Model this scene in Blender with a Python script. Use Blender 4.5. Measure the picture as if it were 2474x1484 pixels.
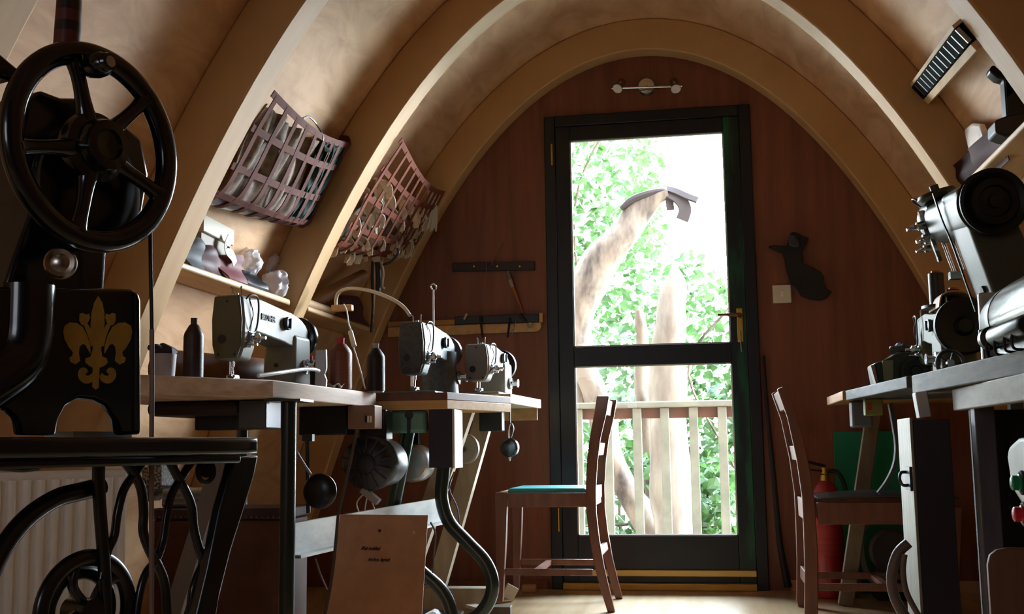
import bpy, bmesh, math, random
from mathutils import Vector as V, Matrix
random.seed(7)
sc = bpy.context.scene
for o in list(bpy.data.objects): bpy.data.objects.remove(o)
PI = math.pi
# ---------------------------------------------------------------- camera, sky, exposure
W, H, F = 2474, 1484, 2700.0
YAW, PIT, ROL = .1707, .1251, -.014
CAM = V((.2423, -4.9887, .6189))
fw = V((-math.sin(YAW)*math.cos(PIT), math.cos(YAW)*math.cos(PIT), math.sin(PIT)))
rt = V((math.cos(YAW), math.sin(YAW), 0)); up = rt.cross(fw)
rt, up = rt*math.cos(ROL)+up*math.sin(ROL), up*math.cos(ROL)-rt*math.sin(ROL)
cd = bpy.data.cameras.new('camera'); cam = bpy.data.objects.new('camera', cd)
sc.collection.objects.link(cam)
cd.sensor_width = 36; cd.lens = F/W*36; cd.clip_start = .02; cd.clip_end = 200
cam.matrix_world = Matrix(((rt.x, up.x, -fw.x, CAM.x), (rt.y, up.y, -fw.y, CAM.y), (rt.z, up.z, -fw.z, CAM.z), (0, 0, 0, 1)))
sc.camera = cam
wd = bpy.data.worlds.new('sky'); sc.world = wd; wd.use_nodes = True
nt = wd.node_tree; bg = nt.nodes['Background']
tc = nt.nodes.new('ShaderNodeTexCoord'); sp = nt.nodes.new('ShaderNodeSeparateXYZ'); rp = nt.nodes.new('ShaderNodeValToRGB')
nt.links.new(tc.outputs['Generated'], sp.inputs[0]); nt.links.new(sp.outputs['Z'], rp.inputs[0]); nt.links.new(rp.outputs[0], bg.inputs[0])
rp.color_ramp.elements[0].position = 0; rp.color_ramp.elements[0].color = (.90, .95, 1, 1)
rp.color_ramp.elements[1].position = .7; rp.color_ramp.elements[1].color = (.62, .80, 1, 1)
# bright, thin cloud on the side of the garden (ahead and to the right), dimmer sky behind the hut
SKY_DIM, SKY_BRIGHT = 5.0, 88.0
vm = nt.nodes.new('ShaderNodeVectorMath'); vm.operation = 'DOT_PRODUCT'; nt.links.new(tc.outputs['Generated'], vm.inputs[0]); vm.inputs[1].default_value = V((.50, .76, .42)).normalized()
mr = nt.nodes.new('ShaderNodeMapRange'); mr.interpolation_type = 'SMOOTHSTEP'; nt.links.new(vm.outputs['Value'], mr.inputs['Value'])
mr.inputs['From Min'].default_value = -.15; mr.inputs['From Max'].default_value = .95; mr.inputs['To Min'].default_value = SKY_DIM; mr.inputs['To Max'].default_value = SKY_BRIGHT
nt.links.new(mr.outputs['Result'], bg.inputs[1])
def area(name, loc, rot, sx, sy, energy, col=(1, 1, 1), portal=False):
    l = bpy.data.lights.new(name, 'AREA'); l.shape = 'RECTANGLE'; l.size = sx; l.size_y = sy; l.energy = energy; l.color = col
    l.cycles.is_portal = portal
    o = bpy.data.objects.new(name, l); o.location = loc; o.rotation_euler = rot; sc.collection.objects.link(o); return o
area('door_daylight', (.01, .14, 1.12), (-PI/2, 0, 0), .80, 1.90, 1, portal=True)
area('rear_window_daylight', (-.75, -6.06, 1.3), (PI/2, 0, 0), .65, .7, 1, portal=True)
sc.view_settings.view_transform = 'Standard'; sc.view_settings.look = 'None'
sc.view_settings.exposure = 0.22; sc.view_settings.gamma = 1; sc.view_settings.use_curve_mapping = False
sc.cycles.max_bounces = 10; sc.cycles.diffuse_bounces = 6; sc.cycles.glossy_bounces = 4; sc.cycles.transparent_max_bounces = 12
sc.cycles.use_denoising = True; sc.cycles.sample_clamp_indirect = 8; sc.cycles.caustics_reflective = False; sc.cycles.caustics_refractive = False
# ---------------------------------------------------------------- pixel <-> place
def ray(x, y): return fw+rt*((x-W/2)/F)-up*((y-H/2)/F)
def at(x, y, X=None, Y=None, Z=None):
    d = ray(x, y)
    t = (X-CAM.x)/d.x if X is not None else (Y-CAM.y)/d.y if Y is not None else (Z-CAM.z)/d.z
    return CAM+d*t
def atp(x, y, p, n):
    d = ray(x, y); return CAM+d*((p-CAM).dot(n)/d.dot(n))
# ---------------------------------------------------------------- materials
def lin(c):
    if isinstance(c, str): c = [int(c[i:i+2], 16)/255 for i in (0, 2, 4)]
    return tuple(x/12.92 if x <= .04045 else ((x+.055)/1.055)**2.4 for x in c)
MATS = {}
def mat(name, col, rough=.5, metal=0, col2=None, scale=(6, 6, 6), detail=4, mix=(.35, .7), bump=0, bscale=None, coat=0, trans=0, alpha=1, spec=.4, distort=0):
    if name in MATS: return MATS[name]
    m = bpy.data.materials.new(name); m.use_nodes = True; n = m.node_tree; b = n.nodes['Principled BSDF']
    c = lin(col)+(1,)
    b.inputs['Base Color'].default_value = c; b.inputs['Roughness'].default_value = rough; b.inputs['Metallic'].default_value = metal
    b.inputs['Specular IOR Level'].default_value = spec; b.inputs['Coat Weight'].default_value = coat; b.inputs['Coat Roughness'].default_value = .1
    b.inputs['Transmission Weight'].default_value = trans; b.inputs['Alpha'].default_value = alpha
    t = n.nodes.new('ShaderNodeTexCoord'); mp = n.nodes.new('ShaderNodeMapping'); n.links.new(t.outputs['Object'], mp.inputs[0])
    mp.inputs['Scale'].default_value = scale
    nz = n.nodes.new('ShaderNodeTexNoise'); nz.inputs['Scale'].default_value = 1; nz.inputs['Detail'].default_value = detail; nz.inputs['Roughness'].default_value = .6
    nz.inputs['Distortion'].default_value = distort
    n.links.new(mp.outputs[0], nz.inputs['Vector'])
    cr = n.nodes.new('ShaderNodeValToRGB'); n.links.new(nz.outputs['Fac'], cr.inputs[0])
    cr.color_ramp.elements[0].position, cr.color_ramp.elements[1].position = mix
    cr.color_ramp.elements[0].color = (lin(col2)+(1,)) if col2 else tuple(x*.86 for x in c[:3])+(1,)
    cr.color_ramp.elements[1].color = c
    n.links.new(cr.outputs[0], b.inputs['Base Color'])
    if bump:
        bp = n.nodes.new('ShaderNodeBump'); bp.inputs['Strength'].default_value = bump; bp.inputs['Distance'].default_value = .004
        if bscale:
            n2 = n.nodes.new('ShaderNodeTexNoise'); n2.inputs['Scale'].default_value = bscale; n2.inputs['Detail'].default_value = 3
            n.links.new(t.outputs['Object'], n2.inputs['Vector']); n.links.new(n2.outputs['Fac'], bp.inputs['Height'])
        else: n.links.new(nz.outputs['Fac'], bp.inputs['Height'])
        n.links.new(bp.outputs[0], b.inputs['Normal'])
    MATS[name] = m; return m
# ---------------------------------------------------------------- mesh builder
def frame_of(d):
    d = d.normalized(); a = V((0, 0, 1)) if abs(d.z) < .9 else V((1, 0, 0))
    x = a.cross(d).normalized(); return x, d.cross(x)
class MB:
    def __init__(s): s.bm = bmesh.new()
    def _ring(s, pts): return [s.bm.verts.new(p) for p in pts]
    def _loft(s, rings, cap=True, close=False):
        bm = s.bm; n = len(rings[0])
        for a, b in zip(rings, rings[1:]+([rings[0]] if close else [])):
            for i in range(n):
                j = (i+1) % n
                bm.faces.new((a[i], a[j], b[j], b[i]))
        if cap and not close:
            bm.faces.new(rings[0][::-1]); bm.faces.new(rings[-1])
        return s
    def bx(s, x0, x1, y0, y1, z0, z1): return s.box(((x0+x1)/2, (y0+y1)/2, (z0+z1)/2), (abs(x1-x0), abs(y1-y0), abs(z1-z0)))
    def box(s, c, d, R=None):
        c = V(c); R = R or Matrix.Identity(3)
        v = [s.bm.verts.new(c+R@V((sx*d[0]/2, sy*d[1]/2, sz*d[2]/2))) for sx in (-1, 1) for sy in (-1, 1) for sz in (-1, 1)]
        for f in ((0, 1, 3, 2), (4, 6, 7, 5), (0, 4, 5, 1), (2, 3, 7, 6), (0, 2, 6, 4), (1, 5, 7, 3)): s.bm.faces.new([v[i] for i in f])
        return s
    def beam(s, p0, p1, w, h, upv=(0, 0, 1)):          # rectangular bar between two points
        p0, p1 = V(p0), V(p1); d = (p1-p0).normalized(); x = d.cross(V(upv)).normalized(); y = x.cross(d)
        R = Matrix((x, d, y)).transposed(); return s.box((p0+p1)/2, (w, (p1-p0).length, h), R)
    def cyl(s, p0, p1, r0, r1=None, n=20):
        p0, p1 = V(p0), V(p1); r1 = r0 if r1 is None else r1; x, y = frame_of(p1-p0)
        f = lambda p, r: s._ring([p+(x*math.cos(k*2*PI/n)+y*math.sin(k*2*PI/n))*max(r, 1e-5) for k in range(n)])
        return s._loft([f(p0, r0), f(p1, r1)])
    def lathe(s, prof, o=(0, 0, 0), d=(0, 0, 1), n=28):     # prof: (radius, height) along d
        o = V(o); d = V(d).normalized(); x, y = frame_of(d)
        return s._loft([s._ring([o+d*h+(x*math.cos(k*2*PI/n)+y*math.sin(k*2*PI/n))*max(r, 1e-5) for k in range(n)]) for r, h in prof])
    def tube(s, pts, r, n=10, close=False, flat=None):
        pts = [V(p) for p in pts]; m = len(pts); rs = r if isinstance(r, (list, tuple)) else [r]*m
        x = None; rings = []
        for i, p in enumerate(pts):
            if close: d = pts[(i+1) % m]-pts[i-1]
            else: d = pts[min(i+1, m-1)]-pts[max(i-1, 0)]
            d = d.normalized() if d.length > 1e-9 else V((0, 0, 1))
            if x is None: x = frame_of(d)[0]
            x = (x-d*x.dot(d)); x = x.normalized() if x.length > 1e-6 else frame_of(d)[0]
            y = d.cross(x)
            rings.append(s._ring([p+(x*math.cos(k*2*PI/n)+y*math.sin(k*2*PI/n))*rs[i] for k in range(n)]))
        return s._loft(rings, close=close)
    def ribbon(s, pts, side, w, t):                    # flat strip: width w along side, thickness t
        pts = [V(p) for p in pts]; m = len(pts); rings = []
        for i, p in enumerate(pts):
            d = (pts[min(i+1, m-1)]-pts[max(i-1, 0)]).normalized()
            sd = V(side[i] if isinstance(side, list) else side); sd = (sd-d*sd.dot(d)).normalized(); nn = d.cross(sd)
            ww = w[i] if isinstance(w, list) else w
            rings.append(s._ring([p+sd*ww/2+nn*t/2, p-sd*ww/2+nn*t/2, p-sd*ww/2-nn*t/2, p+sd*ww/2-nn*t/2]))
        return s._loft(rings)
    def prism(s, pts, vec):                            # extrude a planar polygon
        pts = [V(p) for p in pts]; vec = V(vec)
        a = s._ring(pts); b = s._ring([p+vec for p in pts]); n = len(a)
        fa = s.bm.faces.new(a[::-1]); fb = s.bm.faces.new(b)
        for i in range(n): s.bm.faces.new((a[i], a[(i+1) % n], b[(i+1) % n], b[i]))
        fa.normal_update(); fb.normal_update(); bmesh.ops.triangulate(s.bm, faces=[fa, fb]); return s
    def ell(s, c, r, R=None, n=16, m=10):
        c = V(c); R = R or Matrix.Identity(3); rings = []
        for i in range(m+1):
            a = -PI/2+PI*i/m
            rings.append(s._ring([c+R@V((r[0]*math.cos(a)*math.cos(k*2*PI/n), r[1]*math.cos(a)*math.sin(k*2*PI/n), r[2]*math.sin(a))) for k in range(n)]))
        s._loft(rings); bmesh.ops.remove_doubles(s.bm, verts=[v for q in (rings[0], rings[-1]) for v in q], dist=1e-6); return s
    def torus(s, c, d, R, r, n=40, m=12, sq=1):        # sq squashes the section along d
        c = V(c); d = V(d).normalized(); x, y = frame_of(d); rings = []
        for k in range(n):
            e = x*math.cos(k*2*PI/n)+y*math.sin(k*2*PI/n)
            rings.append(s._ring([c+e*(R+r*math.cos(j*2*PI/m))+d*(r*sq*math.sin(j*2*PI/m)) for j in range(m)]))
        return s._loft(rings, close=True)
    def grid(s, f, nu, nv, t=.002):                    # sheet f(u,v) -> point, given thickness
        P = [[V(f(i/nu, j/nv)) for j in range(nv+1)] for i in range(nu+1)]
        N = []
        for i in range(nu+1):
            row = []
            for j in range(nv+1):
                a = P[min(i+1, nu)][j]-P[max(i-1, 0)][j]; b = P[i][min(j+1, nv)]-P[i][max(j-1, 0)]
                q = a.cross(b); row.append(q.normalized() if q.length > 1e-9 else V((0, 0, 1)))
            N.append(row)
        A = [[s.bm.verts.new(P[i][j]+N[i][j]*t/2) for j in range(nv+1)] for i in range(nu+1)]
        B = [[s.bm.verts.new(P[i][j]-N[i][j]*t/2) for j in range(nv+1)] for i in range(nu+1)]
        for i in range(nu):
            for j in range(nv):
                s.bm.faces.new((A[i][j], A[i+1][j], A[i+1][j+1], A[i][j+1])); s.bm.faces.new((B[i][j+1], B[i+1][j+1], B[i+1][j], B[i][j]))
        for i in range(nu):
            s.bm.faces.new((A[i][0], B[i][0], B[i+1][0], A[i+1][0])); s.bm.faces.new((A[i][nv], A[i+1][nv], B[i+1][nv], B[i][nv]))
        for j in range(nv):
            s.bm.faces.new((A[0][j], A[0][j+1], B[0][j+1], B[0][j])); s.bm.faces.new((A[nu][j], B[nu][j], B[nu][j+1], A[nu][j+1]))
        return s
    def crumple(s, amt, freq=9, seed=0):
        from mathutils import noise
        for v in s.bm.verts: v.co += noise.noise_vector(v.co*freq+V((seed, 0, 0)))*amt
        return s
    def xf(s, M): bmesh.ops.transform(s.bm, matrix=M, verts=s.bm.verts); return s
def link(o): sc.collection.objects.link(o); return o
def obj(name, mb, m, parent=None, bev=0, seg=2, smooth=35, world=True, origin=None):
    """one mesh object; geometry given in world space unless world=False (then in the parent's own space)"""
    bm = mb.bm
    bmesh.ops.recalc_face_normals(bm, faces=bm.faces)
    if parent is not None and world: bmesh.ops.transform(bm, matrix=MW[parent.name].inverted(), verts=bm.verts)
    me = bpy.data.meshes.new(name)
    if parent is None:
        if origin is None:
            lo = V([min(v.co[i] for v in bm.verts) for i in range(3)]); hi = V([max(v.co[i] for v in bm.verts) for i in range(3)])
            origin = V(((lo.x+hi.x)/2, (lo.y+hi.y)/2, lo.z))
        bmesh.ops.translate(bm, vec=-V(origin), verts=bm.verts)
    bm.to_mesh(me); bm.free()
    if smooth:
        me.polygons.foreach_set('use_smooth', [True]*len(me.polygons)); me.set_sharp_from_angle(angle=math.radians(smooth))
    me.materials.append(m); o = link(bpy.data.objects.new(name, me))
    if parent is not None: o.parent = parent; MW[o.name] = MW[parent.name]
    else: o.location = origin; MW[o.name] = Matrix.Translation(origin)
    if bev:
        b = o.modifiers.new('bevel', 'BEVEL'); b.width = bev; b.segments = seg; b.limit_method = 'ANGLE'; b.angle_limit = math.radians(40)
    return o
MW = {}
def thing(name, label, cat, loc=(0, 0, 0), rz=0, group=None, R=None):
    o = link(bpy.data.objects.new(name, None)); o.empty_display_size = .05
    M = Matrix.Translation(V(loc)) @ (R.to_4x4() if R else Matrix.Rotation(rz, 4, 'Z'))
    o.matrix_world = M; MW[o.name] = M
    return tag(o, label, cat, group)
def tag(o, label, cat, group=None, kind=None):
    o['label'] = label; o['category'] = cat
    if group: o['group'] = group
    if kind: o['kind'] = kind
    return o
def struct(name, mb, m, parent=None, label=None, **k):
    o = obj(name, mb, m, parent, **k)
    if parent is None:
        o['kind'] = 'structure'
        if label: o['label'] = label
    return o
def plab(o, label): o['label'] = label; return o
def dup(root, loc=None, label=None, rz=None):
    r = root.copy(); link(r)
    if loc is not None: r.location = loc
    if rz is not None: r.rotation_euler = (0, 0, rz)
    if label: r['label'] = label
    for c in list(root.children):
        d = c.copy(); link(d); d.parent = r
        for g in list(c.children): e = g.copy(); link(e); e.parent = d
    return r
def text_mesh(body, size, depth, bold=0):
    cu = bpy.data.curves.new('lettering', 'FONT'); cu.body = body; cu.size = size; cu.extrude = depth; cu.offset = bold; cu.align_x = 'CENTER'; cu.align_y = 'CENTER'
    o = link(bpy.data.objects.new('lettering', cu)); dg = bpy.context.evaluated_depsgraph_get(); dg.update()
    me = bpy.data.meshes.new_from_object(o.evaluated_get(dg)); bpy.data.objects.remove(o); bpy.data.curves.remove(cu)
    mb = MB(); mb.bm.from_mesh(me); bpy.data.meshes.remove(me); return mb
def catmull(pts, n=6, close=False):
    P = [V(p) for p in pts]; m = len(P); out = []
    for i in range(m if close else m-1):
        a, b, c, d = (P[(i-1) % m], P[i], P[(i+1) % m], P[(i+2) % m]) if close else (P[max(i-1, 0)], P[i], P[i+1], P[min(i+2, m-1)])
        for k in range(n):
            t = k/n; out.append(.5*((2*b)+(c-a)*t+(2*a-5*b+4*c-d)*t*t+(3*b-a-3*c+d)*t**3))
    if not close: out.append(P[-1])
    return out
# ---------------------------------------------------------------- materials used
skinm = mat('plywood_skin', 'd2a980', .6, col2='b4855a', scale=(5, 3, 9), detail=8, mix=(.3, .62), distort=1.2)
ribm = mat('rib_plywood', 'c4a070', .55, col2='b48b58', scale=(1.5, 8, 1.5), detail=5)
wallm = mat('mahogany_panel', '7f4b35', .5, col2='683926', scale=(22, 22, 1.6), detail=6)
floorm = mat('pale_floor_boards', 'c2a684', .25, col2='a88a64', scale=(14, 1.6, 2), detail=6)
blackp = mat('black_door_paint', '0c1118', .36, col2='090c12', scale=(30, 30, 3))
greenp = mat('green_door_paint', '14503a', .35, col2='0c2d24', scale=(40, 40, 6))
brass = mat('brass', 'd8b04a', .28, 1)
chrome = mat('chrome', 'd8dade', .15, 1)
steel = mat('steel', 'a8abae', .32, 1)
dsteel = mat('dark_steel', '4a4c50', .4, 1)
whitep = mat('white_plastic', 'dddcd6', .45)
blackpl = mat('black_plastic', '121214', .45)
rubber = mat('black_rubber', '17171a', .7)
rawwood = mat('raw_softwood', 'c9a272', .6, col2='b3875a', scale=(30, 4, 30), detail=6)
palewood = mat('pale_bench_wood', 'dcc4b0', .6, col2='b39a87', scale=(40, 4, 50), detail=7)
# ---------------------------------------------------------------- shell
A0, B0, C0 = 2.3936, .7333, .0643
def arch(off=0, n=64, z0=0.0):
    """inner rib line pushed outwards by off, from left floor to right floor"""
    s = (-B0+math.sqrt(B0*B0+4*C0*(A0-z0)))/(2*C0); xm = math.sqrt(s); out = []
    for i in range(n+1):
        x = -xm+2*xm*i/n; z = A0-B0*x*x-C0*x**4; dz = -2*B0*x-4*C0*x**3
        q = V((-dz, 1)).normalized(); out.append((x+off*q.x, z+off*q.y))
    return out
def inx(z, off=0):
    s = (-B0+math.sqrt(B0*B0+4*C0*(A0-z)))/(2*C0); return math.sqrt(s)+off
def arch_band(o0, o1, y0, y1, n=64):
    mb = MB(); a = arch(o0, n, -.02 if o0 == 0 else -.14); b = arch(o1, n, -.14)
    rings = [mb._ring([V((a[i][0], y0, a[i][1])), V((a[i][0], y1, a[i][1])), V((b[i][0], y1, b[i][1])), V((b[i][0], y0, b[i][1]))]) for i in range(n+1)]
    return mb._loft(rings)
RW, RT = .1455, .115
RIBY = (0, -1.005, -2.025, -3.04, -4.05, -5.06)
struct('ceiling', arch_band(RW, RW+.03, -6.0, .05), skinm, origin=(0, 0, 0))
for i, y in enumerate(RIBY):
    t = RT if i else .10
    struct('trim_%d' % (i+1), arch_band(0, RW, y-t, y), ribm, bev=.006, origin=(0, 0, 0))
struct('floor', MB().bx(-1.9, 1.9, -6.05, .06, -.06, 0), floorm)
# door wall with its opening
DX0, DX1, DZ = -.453, .477, 2.1315
mb = MB(); ou = [(x, z) for x, z in arch(RW+.02, 96, -.14)]
def zt(x):
    for (xa, za_), (xb, zb_) in zip(ou, ou[1:]):
        if xa <= x <= xb: return za_+(zb_-za_)*(x-xa)/(xb-xa)
    return -.03
for xa, xb, lo in ((ou[0][0], DX0, -.05), (DX0, DX1, DZ), (DX1, ou[-1][0], -.05)):
    xs = [xa+(xb-xa)*i/24 for i in range(25)]
    mb._loft([mb._ring([V((x, y, z)) for y, z in ((0, lo), (.05, lo), (.05, max(zt(x), lo+.01)), (0, max(zt(x), lo+.01)))]) for x in xs])
struct('wall_back', mb, wallm, smooth=0)
# rear wall behind the camera with a window opening
WX0, WX1, WZ0, WZ1 = -1.12, -.38, .92, 1.68
mb = MB(); pts = arch(RW+.02, 48, -.02)
for x0, x1, z0, z1 in ((-1.9, WX0, -.02, 2.8), (WX1, 1.9, -.02, 2.8), (WX0, WX1, -.02, WZ0), (WX0, WX1, WZ1, 2.8)): mb.bx(x0, x1, -6.05, -6.0, z0, z1)
struct('wall_front', mb, wallm, smooth=0)
mb = MB()
for x0, x1, z0, z1 in ((WX0, WX0+.05, WZ0, WZ1), (WX1-.05, WX1, WZ0, WZ1), (WX0+.05, WX1-.05, WZ0, WZ0+.05), (WX0+.05, WX1-.05, WZ1-.05, WZ1)): mb.bx(x0, x1, -6.045, -6.0, z0, z1)
w1 = struct('window_1', mb, blackp)
# skirting
struct('baseboard_right', MB().bx(DX1+.09, 1.5, -.022, 0, 0, .045), ribm)
struct('baseboard_left', MB().bx(-1.5, DX0-.02, -.018, 0, 0, .035), wallm)
# ---------------------------------------------------------------- door
dr = thing('door_1', 'black painted glazed door with two panes and brass handle', 'door', (0, 0, 0)); dr['kind'] = 'structure'
mb = MB()
for x0, x1, z0, z1 in ((DX0, DX0+.05, 0, DZ), (DX1-.05, DX1, 0, DZ), (DX0+.05, DX1-.05, DZ-.05, DZ)): mb.bx(x0, x1, -.025, .05, z0, z1)
obj('door_frame', mb, blackp, dr, bev=.003)
G0, G1 = -.336, .357; z1, z2, z3, z4 = 2.0135, 1.0617, .9749, .2286
mb = MB(); D0, D1 = DX0+.05, DX1-.05
mb.bx(D0, G0, -.015, .03, .03, DZ-.05); mb.bx(G0, G1, -.015, .03, z1, DZ-.05)
mb.bx(G0, G1, -.015, .03, z3, z2); mb.bx(G0, G1, -.015, .03, .03, z4)
obj('door_leaf', mb, blackp, dr, bev=.002)
plab(obj('lock_stile', MB().bx(G1, D1, -.015, .03, .03, DZ-.05), mat('worn_black_green_paint', '0f1a1c', .34, col2='0f5a3c', scale=(9, 9, 1.6), mix=(.40, .56)), dr, bev=.002), 'lock side of the door where green paint shows through')
gm = bpy.data.materials.new('door_glass'); gm.use_nodes = True; nn = gm.node_tree
for q in list(nn.nodes): nn.nodes.remove(q)
oo = nn.nodes.new('ShaderNodeOutputMaterial'); ms = nn.nodes.new('ShaderNodeMixShader'); tr = nn.nodes.new('ShaderNodeBsdfTransparent'); gl = nn.nodes.new('ShaderNodeBsdfGlossy')
fr = nn.nodes.new('ShaderNodeFresnel'); fr.inputs[0].default_value = 1.25; gl.inputs['Roughness'].default_value = .02; tr.inputs[0].default_value = (.97, .985, .98, 1)
nn.links.new(fr.outputs[0], ms.inputs[0]); nn.links.new(tr.outputs[0], ms.inputs[1]); nn.links.new(gl.outputs[0], ms.inputs[2]); nn.links.new(ms.outputs[0], oo.inputs[0])
for a, b in ((z2, z1), (z4, z3)):
    obj('glass_pane', MB().bx(G0-.004, G1+.004, .008, .013, a-.004, b+.004), gm, dr)
    mb = MB(); e = .006
    for x0, x1, q0, q1 in ((G0, G0+e, a, b), (G1-e, G1, a, b), (G0, G1, a, a+e), (G0, G1, b-e, b)): mb.bx(x0, x1, -.008, .006, q0, q1)
    plab(obj('glazing_bead', mb, mat('pale_bead', 'c8c8c4', .5), dr), 'pale strip around the pane')
hp = obj('lock_plate', MB().bx(.385, .412, -.021, -.015, 1.063, 1.213), brass, dr, bev=.003)
mb = MB(); mb.cyl((.399, -.021, 1.178), (.399, -.062, 1.178), .009); mb.tube(catmull([(.40, -.06, 1.178), (.38, -.065, 1.178), (.34, -.064, 1.181), (.305, -.058, 1.183)]), [.010]*6+[.008]*6+[.006]*7)
plab(obj('door_handle', mb, mat('aged_brass', '6b5236', .35, 1), dr), 'brown aged lever handle')
mb = MB(); mb.torus((.398, -.032, 1.10), (1, 0, 0), .010, .002, 16, 6); mb.bx(.396, .400, -.034, -.021, 1.108, 1.113); mb.tube([(.398, -.034, 1.09), (.398, -.036, 1.05), (.400, -.034, 1.02)], .003)
plab(obj('key', mb, steel, dr), 'key with a green tag in the lock')
for z in (1.95, .30):
    mb = MB(); mb.cyl((DX0+.035, -.027, z-.05), (DX0+.035, -.027, z+.05), .0045)
    plab(obj('hinge', mb, brass, dr), 'brass hinge knuckle')
mb = MB(); mb.bx(D0+.03, D1, -.035, -.015, .058, .085)
plab(obj('weather_bar', mb, mat('gold_bar', 'e0bd6a', .4, .3), dr, bev=.003), 'yellow brass weather bar along the door foot')
mb = MB(); mb.bx(D0+.001, D1, -.05, .03, .0, .0295)
plab(obj('threshold', mb, mat('gold_sill', 'c99f4c', .45, .3), dr, bev=.004), 'yellow metal sill')
# draught curtain strip hanging beside the frame
mb = MB(); mb.tube(catmull([(DX1+.016, -.02, 1.0), (DX1+.02, -.025, .8), (DX1+.035, -.04, .5), (DX1+.05, -.05, .2), (DX1+.075, -.06, .02)]), [.006+.0004*i for i in range(25)])
tag(obj('draught_strip', mb, rubber), 'long black draught strip hanging beside the right of the door', 'strip')
# ---------------------------------------------------------------- outside: deck, railing, trees
deckm = mat('weathered_deck', '9a958a', .7, col2='837c70', scale=(4, 40, 40), detail=5)
mb = MB()
for i in range(11): mb.bx(-2.6, 2.6, .08+i*.125, .08+i*.125+.118, -.09, -.06)
struct('trim_7', mb, deckm, label='boards of the small deck outside the door')
rl = thing('deck_railing', 'weathered wooden deck railing seen through the lower pane', 'railing', (0, 1.25, -.06))
railm = mat('weathered_rail', '696755', .7, col2='535143', scale=(6, 20, 6), detail=5)
za = at(1580, 972, Y=1.2).z; zb = at(1580, 985, Y=1.2).z
obj('handrail', MB().bx(-2.4, 2.4, 1.19, 1.33, zb, za+.004), railm, rl, bev=.006)
plab(obj('rail_beam', MB().bx(-2.4, 2.4, 1.235, 1.275, zb-.058, zb), mat('brown_rail_beam', '5d4638', .7), rl), 'brown beam under the handrail')
for px in (1400, 1472, 1543, 1610, 1680, 1750):
    x = at(px, 1150, Y=1.22).x
    obj('baluster', MB().bx(x-.024, x+.024, 1.20, 1.235, -.06, zb-.001), railm, rl, bev=.003)
for k in (-8, -7, -6, -5, -4, -3, -2, -1, 6, 7, 8, 9, 10, 11, 12):
    x = at(1400, 1150, Y=1.22).x+k*.152
    if abs(x) < 2.35: obj('baluster', MB().bx(x-.024, x+.024, 1.20, 1.235, -.06, zb-.001), railm, rl, bev=.003)
obj('ground', MB().bx(-30, 30, .2, 60, -1.1, -1.0), mat('garden_ground', 'b8b2a2', .9, col2='a09a88', scale=(1, 1, 1)))['kind'] = 'structure'
bpy.data.objects['ground'].name = 'trim_8'
barkm = mat('pale_bark', '6c5b4c', .9, col2='2e221b', scale=(5, 5, 2.0), detail=8, mix=(.36, .54), bump=.6)
def P3(L, Y): return [at(x, y, Y=Y if not isinstance(Y, (list,)) else Y[i]) for i, (x, y) in enumerate(L)]
def trunk(px, wid, Y, extra=True):
    mb = MB(); c = catmull(P3(px, Y), 5); dep = Y+4.99; ws = []
    for i in range(len(c)):
        f = i/5; k = min(int(f), len(wid)-2); g = f-k; ws.append((wid[k]*(1-g)+wid[min(k+1, len(wid)-1)]*g)/F*dep/2)
    mb.tube(c, ws, 16); mb.crumple(.03, 4, Y); return mb
# leaning broken trunk
t = thing('broken_tree', 'leaning pale tree with a broken top hanging bark, left outside the door', 'tree', (-1.0, 3.0, -1.0))
mb = trunk([(1395, 1010), (1392, 900), (1395, 790), (1424, 685), (1480, 600), (1535, 530), (1580, 478), (1612, 462)], [70, 82, 62, 88, 84, 70, 46, 30], 3.0)
obj('trunk', mb, barkm, t)
mb = trunk([(1400, 870), (1440, 960), (1470, 1080), (1510, 1180), (1560, 1250), (1600, 1330), (1620, 1480)], [60, 66, 60, 62, 66, 60, 70], 2.9); obj('lower_trunk', mb, barkm, t)
mb = MB()
for L, w in (([(1605, 462), (1640, 480), (1655, 505), (1648, 532)], 30), ([(1600, 455), (1630, 462), (1660, 475), (1685, 484)], 16), ([(1615, 470), (1618, 490), (1620, 508)], 18)):
    c = catmull(P3(L, 2.97), 4); mb.ribbon(c, (1, .3, .2), w/F*8, .02)
plab(obj('torn_bark', mb, mat('dark_torn_bark', '2b1f1b', .9), t), 'dark torn bark hanging from the broken top')
mb = MB(); c = catmull(P3([(1500, 505), (1530, 482), (1580, 465), (1610, 460)], 2.94), 4); mb.tube(c, [.016, .02, .024, .028, .028, .03, .03, .028, .026, .022, .02, .015, .01], 8)
plab(obj('bark_ridge', mb, mat('dark_torn_bark', '4d3a33'), t), 'dark ridge of bark along the break')
t2 = tag(obj('pale_tree', trunk([(1632, 640), (1626, 700), (1618, 800), (1612, 920), (1612, 1060), (1625, 1200), (1640, 1330), (1650, 1480)], [10, 66, 76, 84, 92, 100, 110, 120], 2.6), mat('bleached_bark', '7a6b5c', .9, col2='524338', scale=(7, 7, 2.2), detail=7, bump=.5)), 'thick bleached trunk with a pointed top behind the railing', 'tree')
tag(obj('thin_tree', trunk([(1548, 750), (1552, 850), (1555, 960), (1566, 1080), (1580, 1200), (1590, 1330), (1590, 1480)], [20, 34, 40, 40, 46, 50, 54], 3.4), barkm), 'thin pale trunk standing between the two thicker trunks', 'tree')
leafm = bpy.data.materials.new('leaf'); leafm.use_nodes = True; n = leafm.node_tree
b = n.nodes['Principled BSDF']; oi = n.nodes.new('ShaderNodeTexCoord'); nz = n.nodes.new('ShaderNodeTexNoise'); nz.inputs['Scale'].default_value = 9; cr = n.nodes.new('ShaderNodeValToRGB')
n.links.new(oi.outputs['Object'], nz.inputs['Vector']); n.links.new(nz.outputs['Fac'], cr.inputs[0])
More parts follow.
